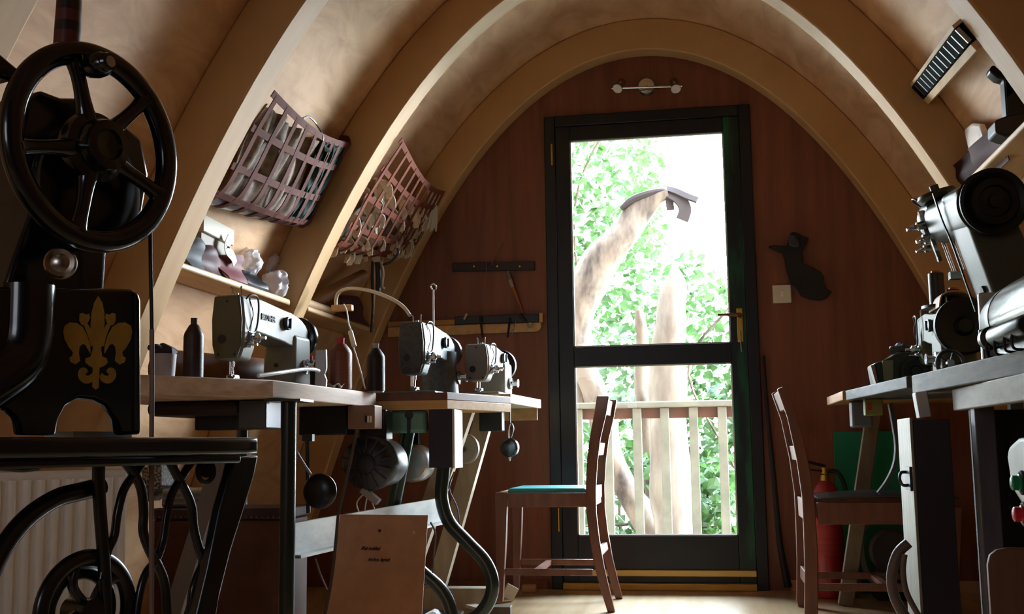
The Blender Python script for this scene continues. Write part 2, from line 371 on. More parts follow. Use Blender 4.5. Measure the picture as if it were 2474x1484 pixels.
cr.color_ramp.elements[0].position = .32; cr.color_ramp.elements[0].color = (.026, .064, .013, 1); cr.color_ramp.elements[1].position = .68; cr.color_ramp.elements[1].color = (.065, .118, .038, 1)
n.links.new(cr.outputs[0], b.inputs['Base Color']); b.inputs['Roughness'].default_value = .45
tl = n.nodes.new('ShaderNodeBsdfTranslucent'); mx = n.nodes.new('ShaderNodeMixShader'); mx.inputs[0].default_value = .35
n.links.new(cr.outputs[0], tl.inputs[0]); n.links.new(b.outputs[0], mx.inputs[1]); n.links.new(tl.outputs[0], mx.inputs[2]); n.links.new(mx.outputs[0], n.nodes['Material Output'].inputs[0])
def leaves(cnt, box, hole, size=(.06, .125)):
    mb = MB(); bm = mb.bm; x0, x1, y0, y1, zz0, zz1 = box
    from mathutils import noise
    k = 0
    while k < cnt:
        p = V((random.uniform(x0, x1), random.uniform(y0, y1), random.uniform(zz0, zz1)))
        if noise.noise(p*1.3+V((3, 1, 7))) < hole(p): continue
        k += 1; s = random.uniform(*size)
        a = V((random.uniform(-1, 1), random.uniform(-1, 1), random.uniform(-.9, .3))).normalized(); q = frame_of(a)[0]
        q = (q*math.cos(k)+a.cross(q)*math.sin(k)); nrm = a.cross(q); w = s*.38
        v = [bm.verts.new(z) for z in (p, p+a*s*.45+q*w-nrm*s*.12, p+a*s, p+a*s*.45-q*w-nrm*s*.12, p+a*s*.5)]
        bm.faces.new((v[0], v[1], v[4])); bm.faces.new((v[1], v[2], v[4])); bm.faces.new((v[2], v[3], v[4])); bm.faces.new((v[3], v[0], v[4]))
    return mb
def shrub(label, cnt, box, hole, stems):
    t = thing('shrub', label, 'shrub', ((box[0]+box[1])/2, (box[2]+box[3])/2, -1.0))
    obj('foliage', leaves(cnt, box, hole), leafm, t, smooth=0)
    mb = MB()
    for s in range(stems):
        x = random.uniform(box[0]+.2, box[1]-.2); y = random.uniform(box[2], box[3])
        mb.tube(catmull([(x, y, -1.02), (x+random.uniform(-.2, .2), y, .2), (x+random.uniform(-.4, .4), y, (box[5]-.5)*.7), (x+random.uniform(-.6, .6), y, box[5]-.5)]), .012, 6)
    obj('stems', mb, barkm, t)
shrub('leafy green shrub filling the upper left of the door view', 9500, (-2.3, -.08, 3.7, 5.6, -.9, 4.2), lambda p: -.22, 5)
shrub('leafy shrub on the right of the door view with sky above it', 6500, (-.02, 1.7, 3.7, 5.6, -.9, 2.15), lambda p: -.15, 5)
shrub('low bright leaves behind the railing between the trunks', 4200, (-1.6, .4, 2.95, 3.55, -1.0, .55), lambda p: -.15, 4)
# ---------------------------------------------------------------- sewing machines
def rrect(w, h, r, n=4, cx=0, cy=0):
    out = []
    for sx, sy, a0 in ((1, 1, 0), (-1, 1, 90), (-1, -1, 180), (1, -1, 270)):
        for k in range(n+1):
            a = math.radians(a0+90*k/n); out.append((cx+sx*(w/2-r)+r*math.cos(a), cy+sy*(h/2-r)+r*math.sin(a)))
    return out
def arc_pts(c, r, a0, a1, n): return [(c[0]+r*math.cos(math.radians(a0+(a1-a0)*i/n)), c[1]+r*math.sin(math.radians(a0+(a1-a0)*i/n))) for i in range(n+1)]
GUN = mat('machine_bore', '1c1c1c', .5)
def sewing_machine(label, loc, rz, L, HT, body, plate, wheel, group=None, round_pillar=False, word=None):
    """flat-bed machine: x runs from the needle head to the handwheel, -y is the operator's side"""
    t = thing('sewing_machine', label, 'sewing machine', loc, rz, group)
    P = lambda n, mb, m, p=t, **k: obj(n, mb, m, p, world=False, **k)
    w = .044; az = HT*.56
    P('bed', MB().bx(-.01, L+.02, -.088, .088, 0, .010), body, bev=.004)
    pxs = L-.125
    if round_pillar:
        P('pillar', MB().lathe([(.074, .009), (.072, .03), (.066, az*.6), (.064, az+.03)], (pxs+.06, 0, 0), n=32), body)
    else:
        mb = MB(); mb.prism([V((x, -.052, z)) for x, z in ((pxs-.004, .009), (L+.004, .009), (L-.002, az+.03), (pxs+.006, az+.03))], (0, .104, 0)); P('pillar', mb, body, bev=.012, seg=3)
        mb = MB(); mb.cyl((pxs-.0045, .008, .075), (pxs+.012, .008, .075), .006); P('screw_hole', mb, GUN)
    # arm: side outline with a rounded, falling wheel end
    top = [(.05, HT-.004), (.12, HT), (L*.62, HT-.012)]+[(L*.62+(L*.38)*math.sin(a), HT-.012-.058*(1-math.cos(a))) for a in [PI/2*i/6 for i in range(1, 7)]]
    ol = top+[(L, az-.004), (pxs-.02, az-.006), (pxs-.06, az), (.10, az+.012), (.05, az+.012)]
    P('arm', MB().prism([V((x, -w, z)) for x, z in ol], (0, 2*w, 0)), body, bev=.014, seg=3)
    # needle head tapering to the foot
    ho = [(y, z) for y, z in ((-.040, HT), (.040, HT), (.047, HT*.72), (.044, HT*.42), (.034, HT*.27), (-.034, HT*.27), (-.046, HT*.42), (-.048, HT*.72))]
    P('head', MB().prism([V((.004, y, z)) for y, z in ho], (.078, 0, 0)), body, bev=.010, seg=3)
    mb = MB(); mb.prism([V((-.004, y*.93, HT*.63+(z-HT*.63)*.95)) for y, z in ho], (.010, 0, 0)); fp = P('face_plate', mb, plate, bev=.004)
    mb = MB(); mb.cyl((-.0046, .012, HT*.50), (.001, .012, HT*.50), .0125)
    plab(P('oil_window', mb, GUN, fp), 'round dark hole in the face plate')
    for y, z in ((-.002, HT*.92), (.022, HT*.33), (-.026, HT*.33)): P('screw', MB().cyl((-.005, y, z), (.001, y, z), .0035, n=10), GUN, fp)
    P('needle_bar', MB().cyl((.036, -.004, HT*.30), (.036, -.004, .05), .0042).cyl((.036, -.004, .05), (.036, -.004, .014), .0015), chrome)
    mb = MB(); mb.cyl((.050, .012, HT*.30), (.050, .012, .03), .005); mb.bx(.030, .056, -.012, .014, .018, .026); mb.box((.028, -.001, .021), (.02, .014, .004), Matrix.Rotation(.5, 3, 'Y')); P('presser_foot', mb, chrome)
    mb = MB(); mb.tube(catmull([(.012, -.05, HT*.95), (.03, -.056, HT*1.0), (.068, -.058, HT*.98), (.074, -.058, HT*.80), (.06, -.056, HT*.60), (.02, -.054, HT*.58)]), .0028, 8)
    mb.tube(catmull([(.035, -.05, HT*.62), (.036, -.060, HT*.78), (.034, -.052, HT*.93)]), .0014, 6); P('thread_guard', mb, dsteel)
    mb = MB(); mb.lathe([(.014, 0), (.014, .006), (.008, .008), (.008, .016), (.013, .018), (.013, .026), (.005, .03), (.004, .045)], (.05, -.047, HT*.52), (0, -1, 0)); mb.lathe([(.008, 0), (.008, .012), (.003, .013), (.003, .03)], (.03, -.047, HT*.44), (0, -1, 0)); P('tension_dial', mb, chrome)
    mb = MB(); mb.tube([(.02, -.03, HT), (.02, -.03, HT+.018), (.024, -.03, HT+.024)], .0028, 6); mb.tube([(.03, .0, HT), (.03, .0, HT+.02), (.026, .004, HT+.024)], .0028, 6); mb.cyl((.025, -.015, HT-.002), (.025, -.015, HT+.006), .006); P('thread_guide', mb, steel)
    mb = MB(); mb.lathe([(.017, 0), (.02, .004), (.02, .014), (.012, .016)], (L*.62, -w, HT*.79), (0, -1, 0)); mb.box((L*.62, -w-.018, HT*.79), (.006, .006, .03)); P('stitch_dial', mb, dsteel)
    mb = MB(); mb.lathe([(.022, 0), (.024, .003), (.024, .010), (.010, .012), (.010, .03), (.016, .032), (.016, .036)], (pxs+.075, -.052 if not round_pillar else -.066, HT*.30), (0, -1, 0)); P('reverse_knob', mb, chrome)
    mb = MB(); mb.lathe([(.03, 0), (.03, .012), (.052, .014), (.062, .018), (.064, .024), (.064, .034), (.058, .040), (.046, .038), (.044, .03), (.02, .03), (.018, .044), (0, .046)], (L-.006, 0, HT*.70), (1, 0, 0), n=36); P('handwheel', mb, wheel)
    if word:
        tm = text_mesh(word, .026, .0015); tm.xf(Matrix.Translation((L*.36, -w-.001, HT*.80)) @ Matrix.Rotation(PI/2, 4, 'X') @ Matrix.Diagonal((.82, 1, 1, 1))); plab(P('lettering', tm, mat('raised_silver', '6a6c70', .6, 0), smooth=0), 'raised silver capital letters')
    return t
def place2(h, Yh, w, Yw, ztab):
    """stand point and heading from where the head and the wheel are seen"""
    a = at(h[0], h[1], Y=Yh); b = at(w[0], w[1], Y=Yw); d = b-a
    return (a.x, a.y, ztab), math.atan2(d.y, d.x)
olive = mat('olive_machine_enamel', '84847c', .5, col2='7a7970', spec=.22); olivep = mat('olive_face_plate', '57543f', .45, col2='504d39')
hammer = mat('hammered_grey', '687070', .42, .2, col2='545c5e', scale=(60, 60, 60), bump=.35, spec=.25); hamd = mat('dark_hammered', '4a4b4c', .35, .4, col2='3a3b3c', scale=(60, 60, 60), bump=.3)
warm = mat('warm_grey_enamel', '928d84', .5, spec=.22); warmp = mat('warm_face_plate', '7c7670', .45)
TZ = .80
# ---------------------------------------------------------------- left benches
def table(label, poly, z, th, m, group='sewing tables along the left wall', lower=None):
    x = sum(p[0] for p in poly)/len(poly); y = sum(p[1] for p in poly)/len(poly)
    t = thing('sewing_table', label, 'table', (x, y, 0), 0, group)
    if lower:
        obj('tabletop', MB().prism([V((a, b, z-th*.45)) for a, b in poly], (0, 0, th*.45)), m, t, bev=.002)
        plab(obj('tabletop_core', MB().prism([V((a, b, z-th)) for a, b in poly], (0, 0, th*.55)), lower, t, bev=.002), 'blond lower layer of the tabletop')
    else: obj('tabletop', MB().prism([V((a, b, z-th)) for a, b in poly], (0, 0, th)), m, t, bev=.003)
    return t
T1 = table('thick pale wooden sewing table nearest on the left, under the olive machine', [(-.853, -2.264), (-.811, -1.49), (-1.33, -1.47), (-1.345, -2.64), (-1.10, -2.62)], TZ, .046, palewood)
T2 = table('middle sewing table on the left with a red-brown top over blond wood', [(-.585, -1.45), (-.45, -1.02), (-1.28, -1.01), (-1.3, -1.455)], TZ, .055, mat('red_brown_top', '6e4636', .5, col2='5c3a2c', scale=(30, 6, 30)), lower=mat('blond_core', 'c8a06c', .6, col2='b58d5a', scale=(8, 30, 60)))
T3 = table('far sewing table on the left, end beside the door', [(-.455, -1.0), (-.425, -.45), (-1.2, -.44), (-1.22, -1.0)], TZ+.012, .036, mat('pale_ply_top', 'd0b48e', .55, col2='b79a72', scale=(6, 6, 60)))
obj('apron', MB().prism([V((x, y, .728)) for x, y in ((-.435, -.50), (-.438, -.47), (-1.1, -.46), (-1.1, -.50))], (0, 0, .047)), rawwood, T3)
gsteel = mat('green_black_tube', '26302e', .3, .3, col2='1d2625', coat=.3)
def leg(t, pts, r, m=gsteel, **k): return obj('leg', MB().tube(pts, r, 16), m, t, **k)
a = at(697, 1045, Y=-2.2); b = at(697, 1484, Y=-2.2)
mb = MB(); mb.cyl((a.x, -2.2, 0), (a.x, -2.2, TZ-.05), .0205, n=20); mb.box((a.x, -2.2, TZ-.052), (.10, .10, .006)); obj('leg', mb, gsteel, T1)
mb = MB(); mb.cyl((-1.27, -1.487, 0), (-1.27, -1.487, TZ-.05), .0205); obj('leg', mb, gsteel, T1)
mb = MB(); mb.beam((a.x-.005, -2.17, .385), (-.70, -1.02, .40), .012, .09); mb.beam((a.x+.012, -2.17, .345), (-.685, -1.02, .36), .03, .008)
plab(obj('rail', mb, mat('grey_painted_rail', 'a9aaa4', .5, col2='8c8d88', scale=(8, 8, 20)), T1), 'pale grey angle rail between the legs')
mb = MB(); mb.beam(at(985, 1040, Y=-1.4), at(945, 1245, Y=-1.4)+V((-.005, 0, -.02)), .05, .05)
mb = MB(); p0 = at(990, 1020, Y=-1.35); p1 = at(945, 1250, Y=-1.35); mb.tube([p0, p1, p1+(p1-p0)*1.02], .024, 16); obj('leg', mb, mat('green_tube', '2f4a46', .3, .2, col2='263d3a', coat=.3), T2)
sp1 = [at(x, y, Y=-1.33) for x, y in ((1076, 1100), (1070, 1150), (1067, 1205), (1085, 1262), (1128, 1310), (1172, 1358), (1190, 1408), (1180, 1455), (1148, 1492), (1090, 1510))]
obj('leg', MB().tube(catmull(sp1), .0225, 16), gsteel, T2)
sp2 = [at(x, y, Y=-1.5) for x, y in ((985, 1352), (1022, 1385), (1065, 1425), (1088, 1470), (1095, 1530))]
plab(obj('foot_tube', MB().tube(catmull(sp2), .021, 16), gsteel, T2), 'curved tube foot')
# hanging post under table 2, its lit side painted in as a pale sheet
a0 = at(1036, 985, Y=-1.45); a1 = at(1093, 1130, Y=-1.45)
mb = MB(); mb.bx(a0.x, a1.x, -1.45, -1.33, a1.z, TZ-.056); tag(obj('bench_block', mb, mat('navy_block', '2a2a38', .6)), 'square dark navy post with a pale sunlit side under the middle table', 'post')
mb = MB(); mb.bx(a1.x+.0005, a1.x+.008, -1.45, -1.33, a1.z-.002, TZ-.056); o = obj('lit_side_sheet', mb, mat('lit_side_tone', 'c8c8b8', .5)); tag(o, 'pale sheet painted as the lit side of the navy post', 'painted side')
# slanted wooden trestle legs of table 3
for (xa, ya), (xb, yb), Y in (((1085, 1100), (1003, 1340), -1.0), ((1165, 1030), (1062, 1395), -.62)):
    p0, p1 = at(xa, ya, Y=Y), at(xb, yb, Y=Y); d = (p1-p0); p0 = p0-d*((TZ-.026-p0.z)/-d.z if d.z else 0); p1 = p1+d*((0-p1.z)/d.z)
    obj('trestle_leg', MB().beam(p0, p1, .05, .07, (1, 0, .2)), mat('trestle_wood', 'b5a690', .65, col2='9c8d7a', scale=(20, 20, 4)), T3)
obj('foot_rail', MB().bx(-1.05, -.62, -.66, -.58, .0, .08), mat('trestle_wood', 'a39582'), T3)
# machines
l, r = place2((548, 780), -2.14, (747, 800), -1.56, TZ)
sewing_machine('olive grey sewing machine with raised lettering on the nearest left table', l, r, .47, .245, olive, olivep, mat('wheel_black_chrome', '34363a', .2, .8), word='BROTHER')
l, r = place2((992, 850), -1.36, (1090, 850), -.86, TZ)
sewing_machine('hammered dark grey sewing machine with a round pillar on the middle table', l, r, .40, .245, hammer, hamd, mat('wheel_grey', '6f7274', .25, .7), round_pillar=True)
l, r = place2((1150, 880), -.96, (1218, 880), -.52, TZ+.012)
sewing_machine('small pale grey sewing machine on the far left table by the door', l, r, .36, .19, warm, warmp, mat('wheel_dark', '2a2a2e', .3, .6))
# thread stand of the middle machine
p = at(1047, 790, Y=-.93)
t = thing('thread_stand', 'thin upright thread stand with a hook behind the dark grey machine', 'thread stand', (p.x, -.93, TZ))
obj('rod', MB().cyl((p.x, -.93, TZ), (p.x, -.93, at(1047, 700, Y=-.93).z), .0035, n=10), steel, t)
q = at(1047, 692, Y=-.93); obj('hook', MB().tube(catmull([q+V((-.004, 0, -.012)), q+V((-.010, 0, .002)), q+V((0, 0, .010)), q+V((.011, 0, 0)), q+V((.009, 0, -.014))]), .003, 8), chrome, t)
obj('base', MB().cyl((p.x, -.93, TZ), (p.x, -.93, TZ+.012), .04), dsteel, t)
# thread cones
def cone(label, px, Y, r, h, m, capm, X=None, z=TZ, cat='thread cone', flare=1.0, group='thread cones on the left tables'):
    x = at(px, 880, Y=Y).x if X is None else X
    t = thing('thread_cone', label, cat, (x, Y, z), 0, group)
    obj('thread', MB().lathe([(r*.98, .004), (r*flare, .012), (r, h*.70), (r*.92, h*.76), (r*.5, h*.88), (r*.36, h*.90)], n=28), m, t, world=False)
    obj('core', MB().lathe([(r*.9, 0), (r*.9, .005), (r*.34, .006), (r*.34, h*.98), (r*.36, h), (r*.2, h)], n=20), capm, t, world=False); return t
def threadm(n, c, c2): return mat(n, c, .45, col2=c2, scale=(3, 3, 400), detail=2, bump=.2)
redcap = mat('red_cap', 'b32a3a', .4); greycap = mat('grey_cap', '9a9aa0', .4); dkcap = mat('dark_cap', '2a2424', .5)
blackt = threadm('black_thread', '1e191b', '141012'); rustt = threadm('rust_thread', '7c4630', '653622'); brownt = threadm('dark_brown_thread', '2e1e20', '221517')
cone('tall dark brown thread cone left of the olive machine', 467, -2.28, .026, .165, brownt, dkcap)
cone('rust brown thread cone with a red cap', 822, -1.66, .037, .165, rustt, redcap)
cone('black thread cone with a grey cap', 908, -1.53, .0295, .158, blackt, greycap)
cone('small black thread cone with a red cap tucked behind the olive machine', 748, -1.52, .03, .125, blackt, redcap)
# things on table 1
p = at(405, 900, Y=-2.4)
t = thing('scrap_pot', 'grey pot of dark scraps at the near end of the left table', 'pot', (p.x, -2.42, TZ))
obj('pot', MB().lathe([(.026, 0), (.030, .06), (.028, .06), (.024, .004)], n=24), mat('grey_card', '8f8a90', .6), t, world=False)
obj('scraps', MB().ell((-.012, .01, .06), (.03, .028, .03)).crumple(.02, 40, 3), mat('dark_scraps', '26222a', .8), t, world=False)
mb = MB(); mb.cyl((-1.27, -2.05, TZ+.055), (-1.13, -1.62, TZ+.055), .055, n=28); tag(obj('leather_roll', mb, mat('tan_leather', '7a4a22', .5, col2='5c3517', scale=(8, 8, 8))), 'brown leather roll lying behind the olive machine', 'leather')
p = at(774, 930, Y=-1.80)
mb = MB(); mb.prism([at(x, y, Y=-1.80) for x, y in ((762, 846), (787, 844), (788, 890), (783, 905), (788, 918), (786, 942), (758, 942), (761, 910))], (0, .012, 0)); tag(obj('metal_bracket', mb, mat('dull_zinc', 'a7a8ae', .4, .6), bev=.002), 'upright grey metal plate in front of the rust thread cone', 'bracket')
mb = MB(); c = [at(x, y, Y=yy) for x, y, yy in ((624, 908, -2.2), (680, 900, -2.1), (730, 893, -1.95), (758, 893, -1.87), (770, 897, -1.83))]; mb.tube(catmull(c), .0055, 10); tag(obj('guide_rod', mb, mat('grey_rod', 'b9bcc2', .3, .5)), 'bent grey rod lying across the front of the left table', 'rod')
p = at(806, 936, Y=-1.72); mb = MB(); mb.grid(lambda u, v: (p.x-.02+.045*u, -1.74+.05*v, TZ+.004+.016*abs(math.sin(5*u+3*v))), 6, 6, .001); tag(obj('paper_scrap', mb, mat('white_paper', 'd8d6d0', .7)), 'crumpled white scrap at the foot of the rust thread cone', 'paper')
# ---------------------------------------------------------------- shelves on the left
shm = mat('shelf_pine', 'd3b48c', .55, col2='bb9a70', scale=(20, 3, 30), detail=6)
def shelf(label, y0, y1, z, xf, side, group='curved shelves between the ribs'):
    t = thing('shelf', label, 'shelf', (side*xf, (y0+y1)/2, z-.02), 0, group)
    xs = inx(z)+.158
    obj('board', MB().prism([V((side*x, y, z-.02)) for x, y in ((xf, y0), (xf, y1-.03), (xf+.008, y1-.008), (xf+.03, y1), (xs, y1), (xs, y0))], (0, 0, .02)), shm, t, bev=.006, seg=3)
    return t
shelf('shelf between the left ribs holding a white box and leather pieces', -2.02, -1.125, 1.165, 1.238, -1)
shelf('small left shelf nearest the door under the second basket', -1.0, -.105, 1.16, 1.225, -1)
SX = -1.285
def onshelf(px, X=SX): return at(px, 650, X=X).y
cardm = mat('white_card', 'c9c4b6', .7); 
y = onshelf(520); t = thing('cardboard_box', 'white lidded cardboard box on the left shelf', 'box', (-1.318, -1.76, 1.1655), 0)
t.rotation_euler = (0, 0, .06)
obj('tray', MB().bx(-.05, .035, -.04, .20, .062, .130), mat('grey_card_box', '9d968a', .7), t, world=False, bev=.002)
obj('lid', MB().bx(-.058, .046, -.05, .215, .1305, .185), cardm, t, world=False, bev=.003)
obj('lower_box', MB().bx(-.05, .03, -.03, .16, 0, .0615), mat('grey_card_box', '9d968a'), t, world=False, bev=.002)
mb = MB(); mb.ribbon(catmull([at(x, y, X=-1.262) for x, y in ((556, 575), (548, 600), (562, 620), (568, 638))]), (0, 1, 0), .035, .002); tag(obj('paper_tag', mb, mat('white_paper', 'd8d6d0')), 'white paper tag hanging from the cardboard box', 'paper')
def flap(name, label, cat, px0, px1, py0, py1, X, m, seed, group=None, t=.003):
    """a bent sheet standing on a shelf"""
    a = at(px0, py1, X=X); b = at(px1, py1, X=X); top = at((px0+px1)/2, py0, X=X).z; bot = min(a.z, b.z); rr = random.Random(seed); k1, k2 = rr.uniform(2, 5), rr.uniform(0, 3)
    bot = 1.166 if abs(bot-1.166) < .05 else bot
    def f(u, v): return (X-.02*math.sin(k1*u+k2)*v-.035*v*v+.012*math.sin(6*v+k2), a.y+(b.y-a.y)*u, bot+(top-bot)*v*(1-.10*math.sin(PI*u+k2)))
    return tag(obj(name, MB().grid(f, 10, 8, t), m), label, cat, group)
lred = mat('maroon_leather', '4c1e22', .6, col2='3c1619', scale=(9, 9, 9), spec=.3); lgrey = mat('grey_leather', '4b5158', .6, col2='3e4349', spec=.25); lpink = mat('rose_leather', '7c3f45', .6, spec=.3); lblk = mat('black_leather', '1d1d22', .4)
flap('leather_pouch', 'grey leather pouch at the near end of the left shelf', 'pouch', 462, 492, 578, 640, -1.262, lgrey, 1)
flap('leather_piece', 'folded maroon leather piece on the left shelf below the white box', 'leather', 492, 548, 600, 655, -1.258, lred, 2, 'leather pieces on the left shelf')
flap('leather_piece', 'rose leather flap with a stud on the left shelf', 'leather', 546, 590, 615, 668, -1.252, lpink, 3, 'leather pieces on the left shelf')
flap('leather_piece', 'black leather flap at the far end of the left shelf', 'leather', 592, 642, 645, 692, -1.256, lblk, 4, 'leather pieces on the left shelf')
plas = bpy.data.materials.new('clear_plastic'); plas.use_nodes = True; b = plas.node_tree.nodes['Principled BSDF']; b.inputs['Base Color'].default_value = (.9, .9, .95, 1); b.inputs['Roughness'].default_value = .1; b.inputs['Alpha'].default_value = .55
def bag(label, px, py, X, r, seed):
    p = at(px, py, X=X); mb = MB().ell(p, (r[0], r[1], r[2]), n=36, m=24).crumple(r[2]*.45, 26, seed).crumple(r[2]*.2, 70, seed); lo = min(v.co.z for v in mb.bm.verts)
    mb.xf(Matrix.Translation((0, 0, 1.167-lo) if lo < 1.22 else (0, 0, 0))); tag(obj('plastic_bag', mb, plas, smooth=60), label, 'bag', 'clear plastic bags on the left shelf')
bag('crumpled clear plastic bag standing behind the rose leather flap', 608, 630, -1.29, (.03, .045, .045), 1)
bag('round clear plastic bag at the far end of the left shelf', 668, 672, -1.275, (.04, .055, .048), 5)
bag('dim clear plastic bag against the rib on the left shelf', 645, 625, -1.33, (.03, .05, .05), 9)
flap('leather_piece', 'dark red leather scraps on the small shelf by the door', 'leather', 835, 888, 720, 752, -1.235, lred, 6)
mb = MB(); mb.cyl((-1.25, -.97, 1.178), (-1.25, -.66, 1.178), .017, n=16); tag(obj('wooden_dowel', mb, shm), 'pale wooden dowel lying on the small shelf by the door', 'dowel')
for k, (x0, x1, r) in enumerate(((775, 835, .018), (800, 900, .03))):   # leather rolls leaning behind the second basket
    p0, p1 = at(x0, 735, X=-1.30), at(x1, 640, X=-1.30); 
p0 = V((-1.33, -.86, 1.17)); p1 = V((-1.22, -.62, 1.42))
tag(obj('leather_roll', MB().cyl((-1.325, -.78, 1.19), (-1.19, -.42, 1.36), .028), mat('tan_hide', 'a98560', .5, col2='967350')), 'tan hide roll leaning on the small shelf by the door', 'leather')
# gooseneck lamp and its cable
t = thing('gooseneck_lamp', 'thin pale gooseneck tube arching from the small shelf to the grey machine', 'lamp', at(812, 745, Y=-.98))
c = catmull([at(x, y, Y=yy) for x, y, yy in ((812, 748, -.985), (812, 722, -.985), (822, 704, -1.0), (850, 697, -1.05), (895, 703, -1.12), (945, 722, -1.2), (975, 742, -1.27), (990, 762, -1.31))])
obj('neck', MB().tube(c, .0065, 10), mat('pale_hose', 'c9c2b4', .45), t)
mb = MB(); q = at(815, 745, Y=-.985); mb.bx(q.x-.02, q.x+.06, -1.0, -.97, q.z-.012, q.z+.012); obj('clamp', mb, rawwood, t, bev=.004)
t = thing('lamp_cable', 'white cable with an inline switch hanging below the small shelf', 'cable', at(845, 800, Y=-1.15))
c = catmull([at(x, y, Y=-1.16-.25*max(0, (y-750)/190)) for x, y in ((830, 735), (838, 752), (842, 780), (848, 800), (854, 838), (862, 865), (872, 900), (882, 940))])
obj('cable', MB().tube(c, .0028, 8), whitep, t)
p0, p1 = at(846, 800, Y=-1.235), at(856, 838, Y=-1.28); mb = MB().beam(p0, p1, .017, .012, (0, 1, 0)); obj('switch', mb, whitep, t, bev=.004, seg=3)
# ---------------------------------------------------------------- strap baskets on the left
strapm = mat('chestnut_strap', '6e443d', .8, col2='583530', scale=(14, 14, 14), spec=.15); strapm2 = mat('russet_strap', '80432e', .8, col2='683525', scale=(14, 14, 14), spec=.15)
def basket(label, y0, y1, prof0, prof1, nv, rows, m, sag, belly):
    def S(u, v, inn=0):
        f = v*(len(prof0)-1); k = min(int(f), len(prof0)-2); g = f-k
        def cr(P):
            a, b, c, d = P[max(k-1, 0)], P[k], P[k+1], P[min(k+2, len(P)-1)]
            return [.5*((2*b[i])+(c[i]-a[i])*g+(2*a[i]-5*b[i]+4*c[i]-d[i])*g*g+(3*b[i]-a[i]-3*c[i]+d[i])*g**3) for i in (0, 1)]
        p, q = cr(prof0), cr(prof1); s = math.sin(PI*u)
        x = p[0]*(1-u)+q[0]*u; z = p[1]*(1-u)+q[1]*u
        return V((x-inn*(1-.5*v)+belly*s*math.sin(PI*v), y0+(y1-y0)*u, z-sag*s*(1-.75*v)+inn*max(0, v-.6)*1.5))
    t = thing('strap_basket', label, 'basket', S(.5, .75), 0, 'strap baskets slung between the left ribs')
    for i in range(nv):
        u = (i+.35)/(nv-.3); pts = [S(u, j/22) for j in range(23)]
        obj('strap', MB().ribbon(pts, (0, 1, 0), .023, .003), m, t)
    for v in rows:
        pts = [S(i/24, v, .002) for i in range(25)]; sd = []
        for i in range(25): sd.append(S(i/24, min(v+.03, 1))-S(i/24, max(v-.03, 0)))
        plab(obj('cross_strap', MB().ribbon(pts, sd, .022, .003), m, t), 'wide strap running along the basket')
    return t, S
pr0 = [(-.962, 1.650), (-1.02, 1.56), (-1.075, 1.46), (-1.13, 1.375), (-1.20, 1.345), (-1.262, 1.385)]
pr1 = [(-1.02, 1.735), (-1.06, 1.66), (-1.115, 1.56), (-1.165, 1.46), (-1.205, 1.435), (-1.235, 1.47)]
b1, S1 = basket('chestnut leather strap basket filled with pale hides and dark green cloth', -2.015, -1.128, pr0, pr1, 9, (.01, .22, .44, .64), strapm, .035, .03)
tag(obj('pale_hides', MB().grid(lambda u, v: S1(.04+.56*u, .06+.56*v, .020+.012*math.sin(19*u+5*v)+.008*math.sin(43*u)), 46, 20, .004), mat('pale_hide', 'a39488', .8, col2='6e6159', scale=(30, 30, 30), spec=.15)), 'pale folded hides in the near part of the first strap basket', 'hides')
tag(obj('green_cloth', MB().grid(lambda u, v: S1(.62+.36*u, .04+.60*v, .012+.010*math.sin(30*u+9*v)+.005*math.sin(61*u-7*v)), 40, 20, .004), mat('dark_green_cloth', '2c4a47', .85, col2='16201f', scale=(40, 40, 8), mix=(.4, .6), spec=.12)), 'dark green cloth in the far part of the first strap basket', 'cloth')
tag(obj('dark_bag', MB().grid(lambda u, v: S1(.03+.94*u, .66+.26*v, .014+.006*math.sin(25*u)), 30, 8, .004), mat('dark_purple_bag', '2e2833', .35, col2='221d27', coat=.3)), 'dark shiny bag along the bottom of the first strap basket', 'bag')
p = S1(.70, .02); mb = MB().lathe([(.05, -.005), (.055, 0), (.05, .004), (.02, .012), (0, .013)], (p.x-.05, p.y, p.z-.01), (.45, -.2, .8)); tag(obj('round_tin', mb, mat('grey_lid', '7d8a8a', .3, .6)), 'grey round lid lying in the top of the first strap basket', 'lid')
mb = MB(); mb.tube(catmull([S1(.36, .0)+V((-.01, 0, .02)), S1(.45, .0)+V((-.015, 0, .045)), S1(.54, 0)+V((-.015, 0, .04)), S1(.58, 0)+V((0, 0, .005)), S1(.6, .05)]), .003, 8); tag(obj('wire_hook', mb, steel), 'bent steel wire over the lip of the first strap basket', 'wire')
# strap loop at the far end
mb = MB(); mb.ribbon(catmull([S1(.985, .01), S1(1, .0)+V((-.02, .005, .03)), S1(1, 0)+V((-.09, .006, .025)), S1(1, 0)+V((-.13, .004, -.01))]), (0, .2, 1), .02, .003); obj('hanging_loop', mb, strapm, b1)
qr0 = [(-.862, 1.785), (-.935, 1.68), (-1.0, 1.58), (-1.06, 1.47), (-1.10, 1.40), (-1.17, 1.375), (-1.25, 1.41)]
qr1 = [(-.90, 1.775), (-.935, 1.71), (-.98, 1.63), (-1.02, 1.56), (-1.06, 1.52), (-1.12, 1.50), (-1.20, 1.52)]
b2, S2 = basket('russet leather strap basket full of cream leather offcuts beside the door wall', -.995, -.125, qr0, qr1, 11, (.01, .17, .34, .51, .68, .82), strapm2, .055, .02)
pc = MB().grid(lambda u, v: ((u-.5)*.075, (v-.5)*.038*(1-.6*(2*u-1)**2), .014*math.cos(3.2*(u-.5))+.004*math.sin(6*v)), 10, 4, .0025)
off = obj('leather_offcut', pc, mat('cream_leather', 'e2d6c2', .6, col2='ccbca4', scale=(20, 20, 20)), origin=(0, 0, 0))
LB = 'cream leather offcut showing through the russet strap basket'
tag(off, LB, 'leather offcut', 'cream offcuts in the russet basket')
rr = random.Random(4); first = True
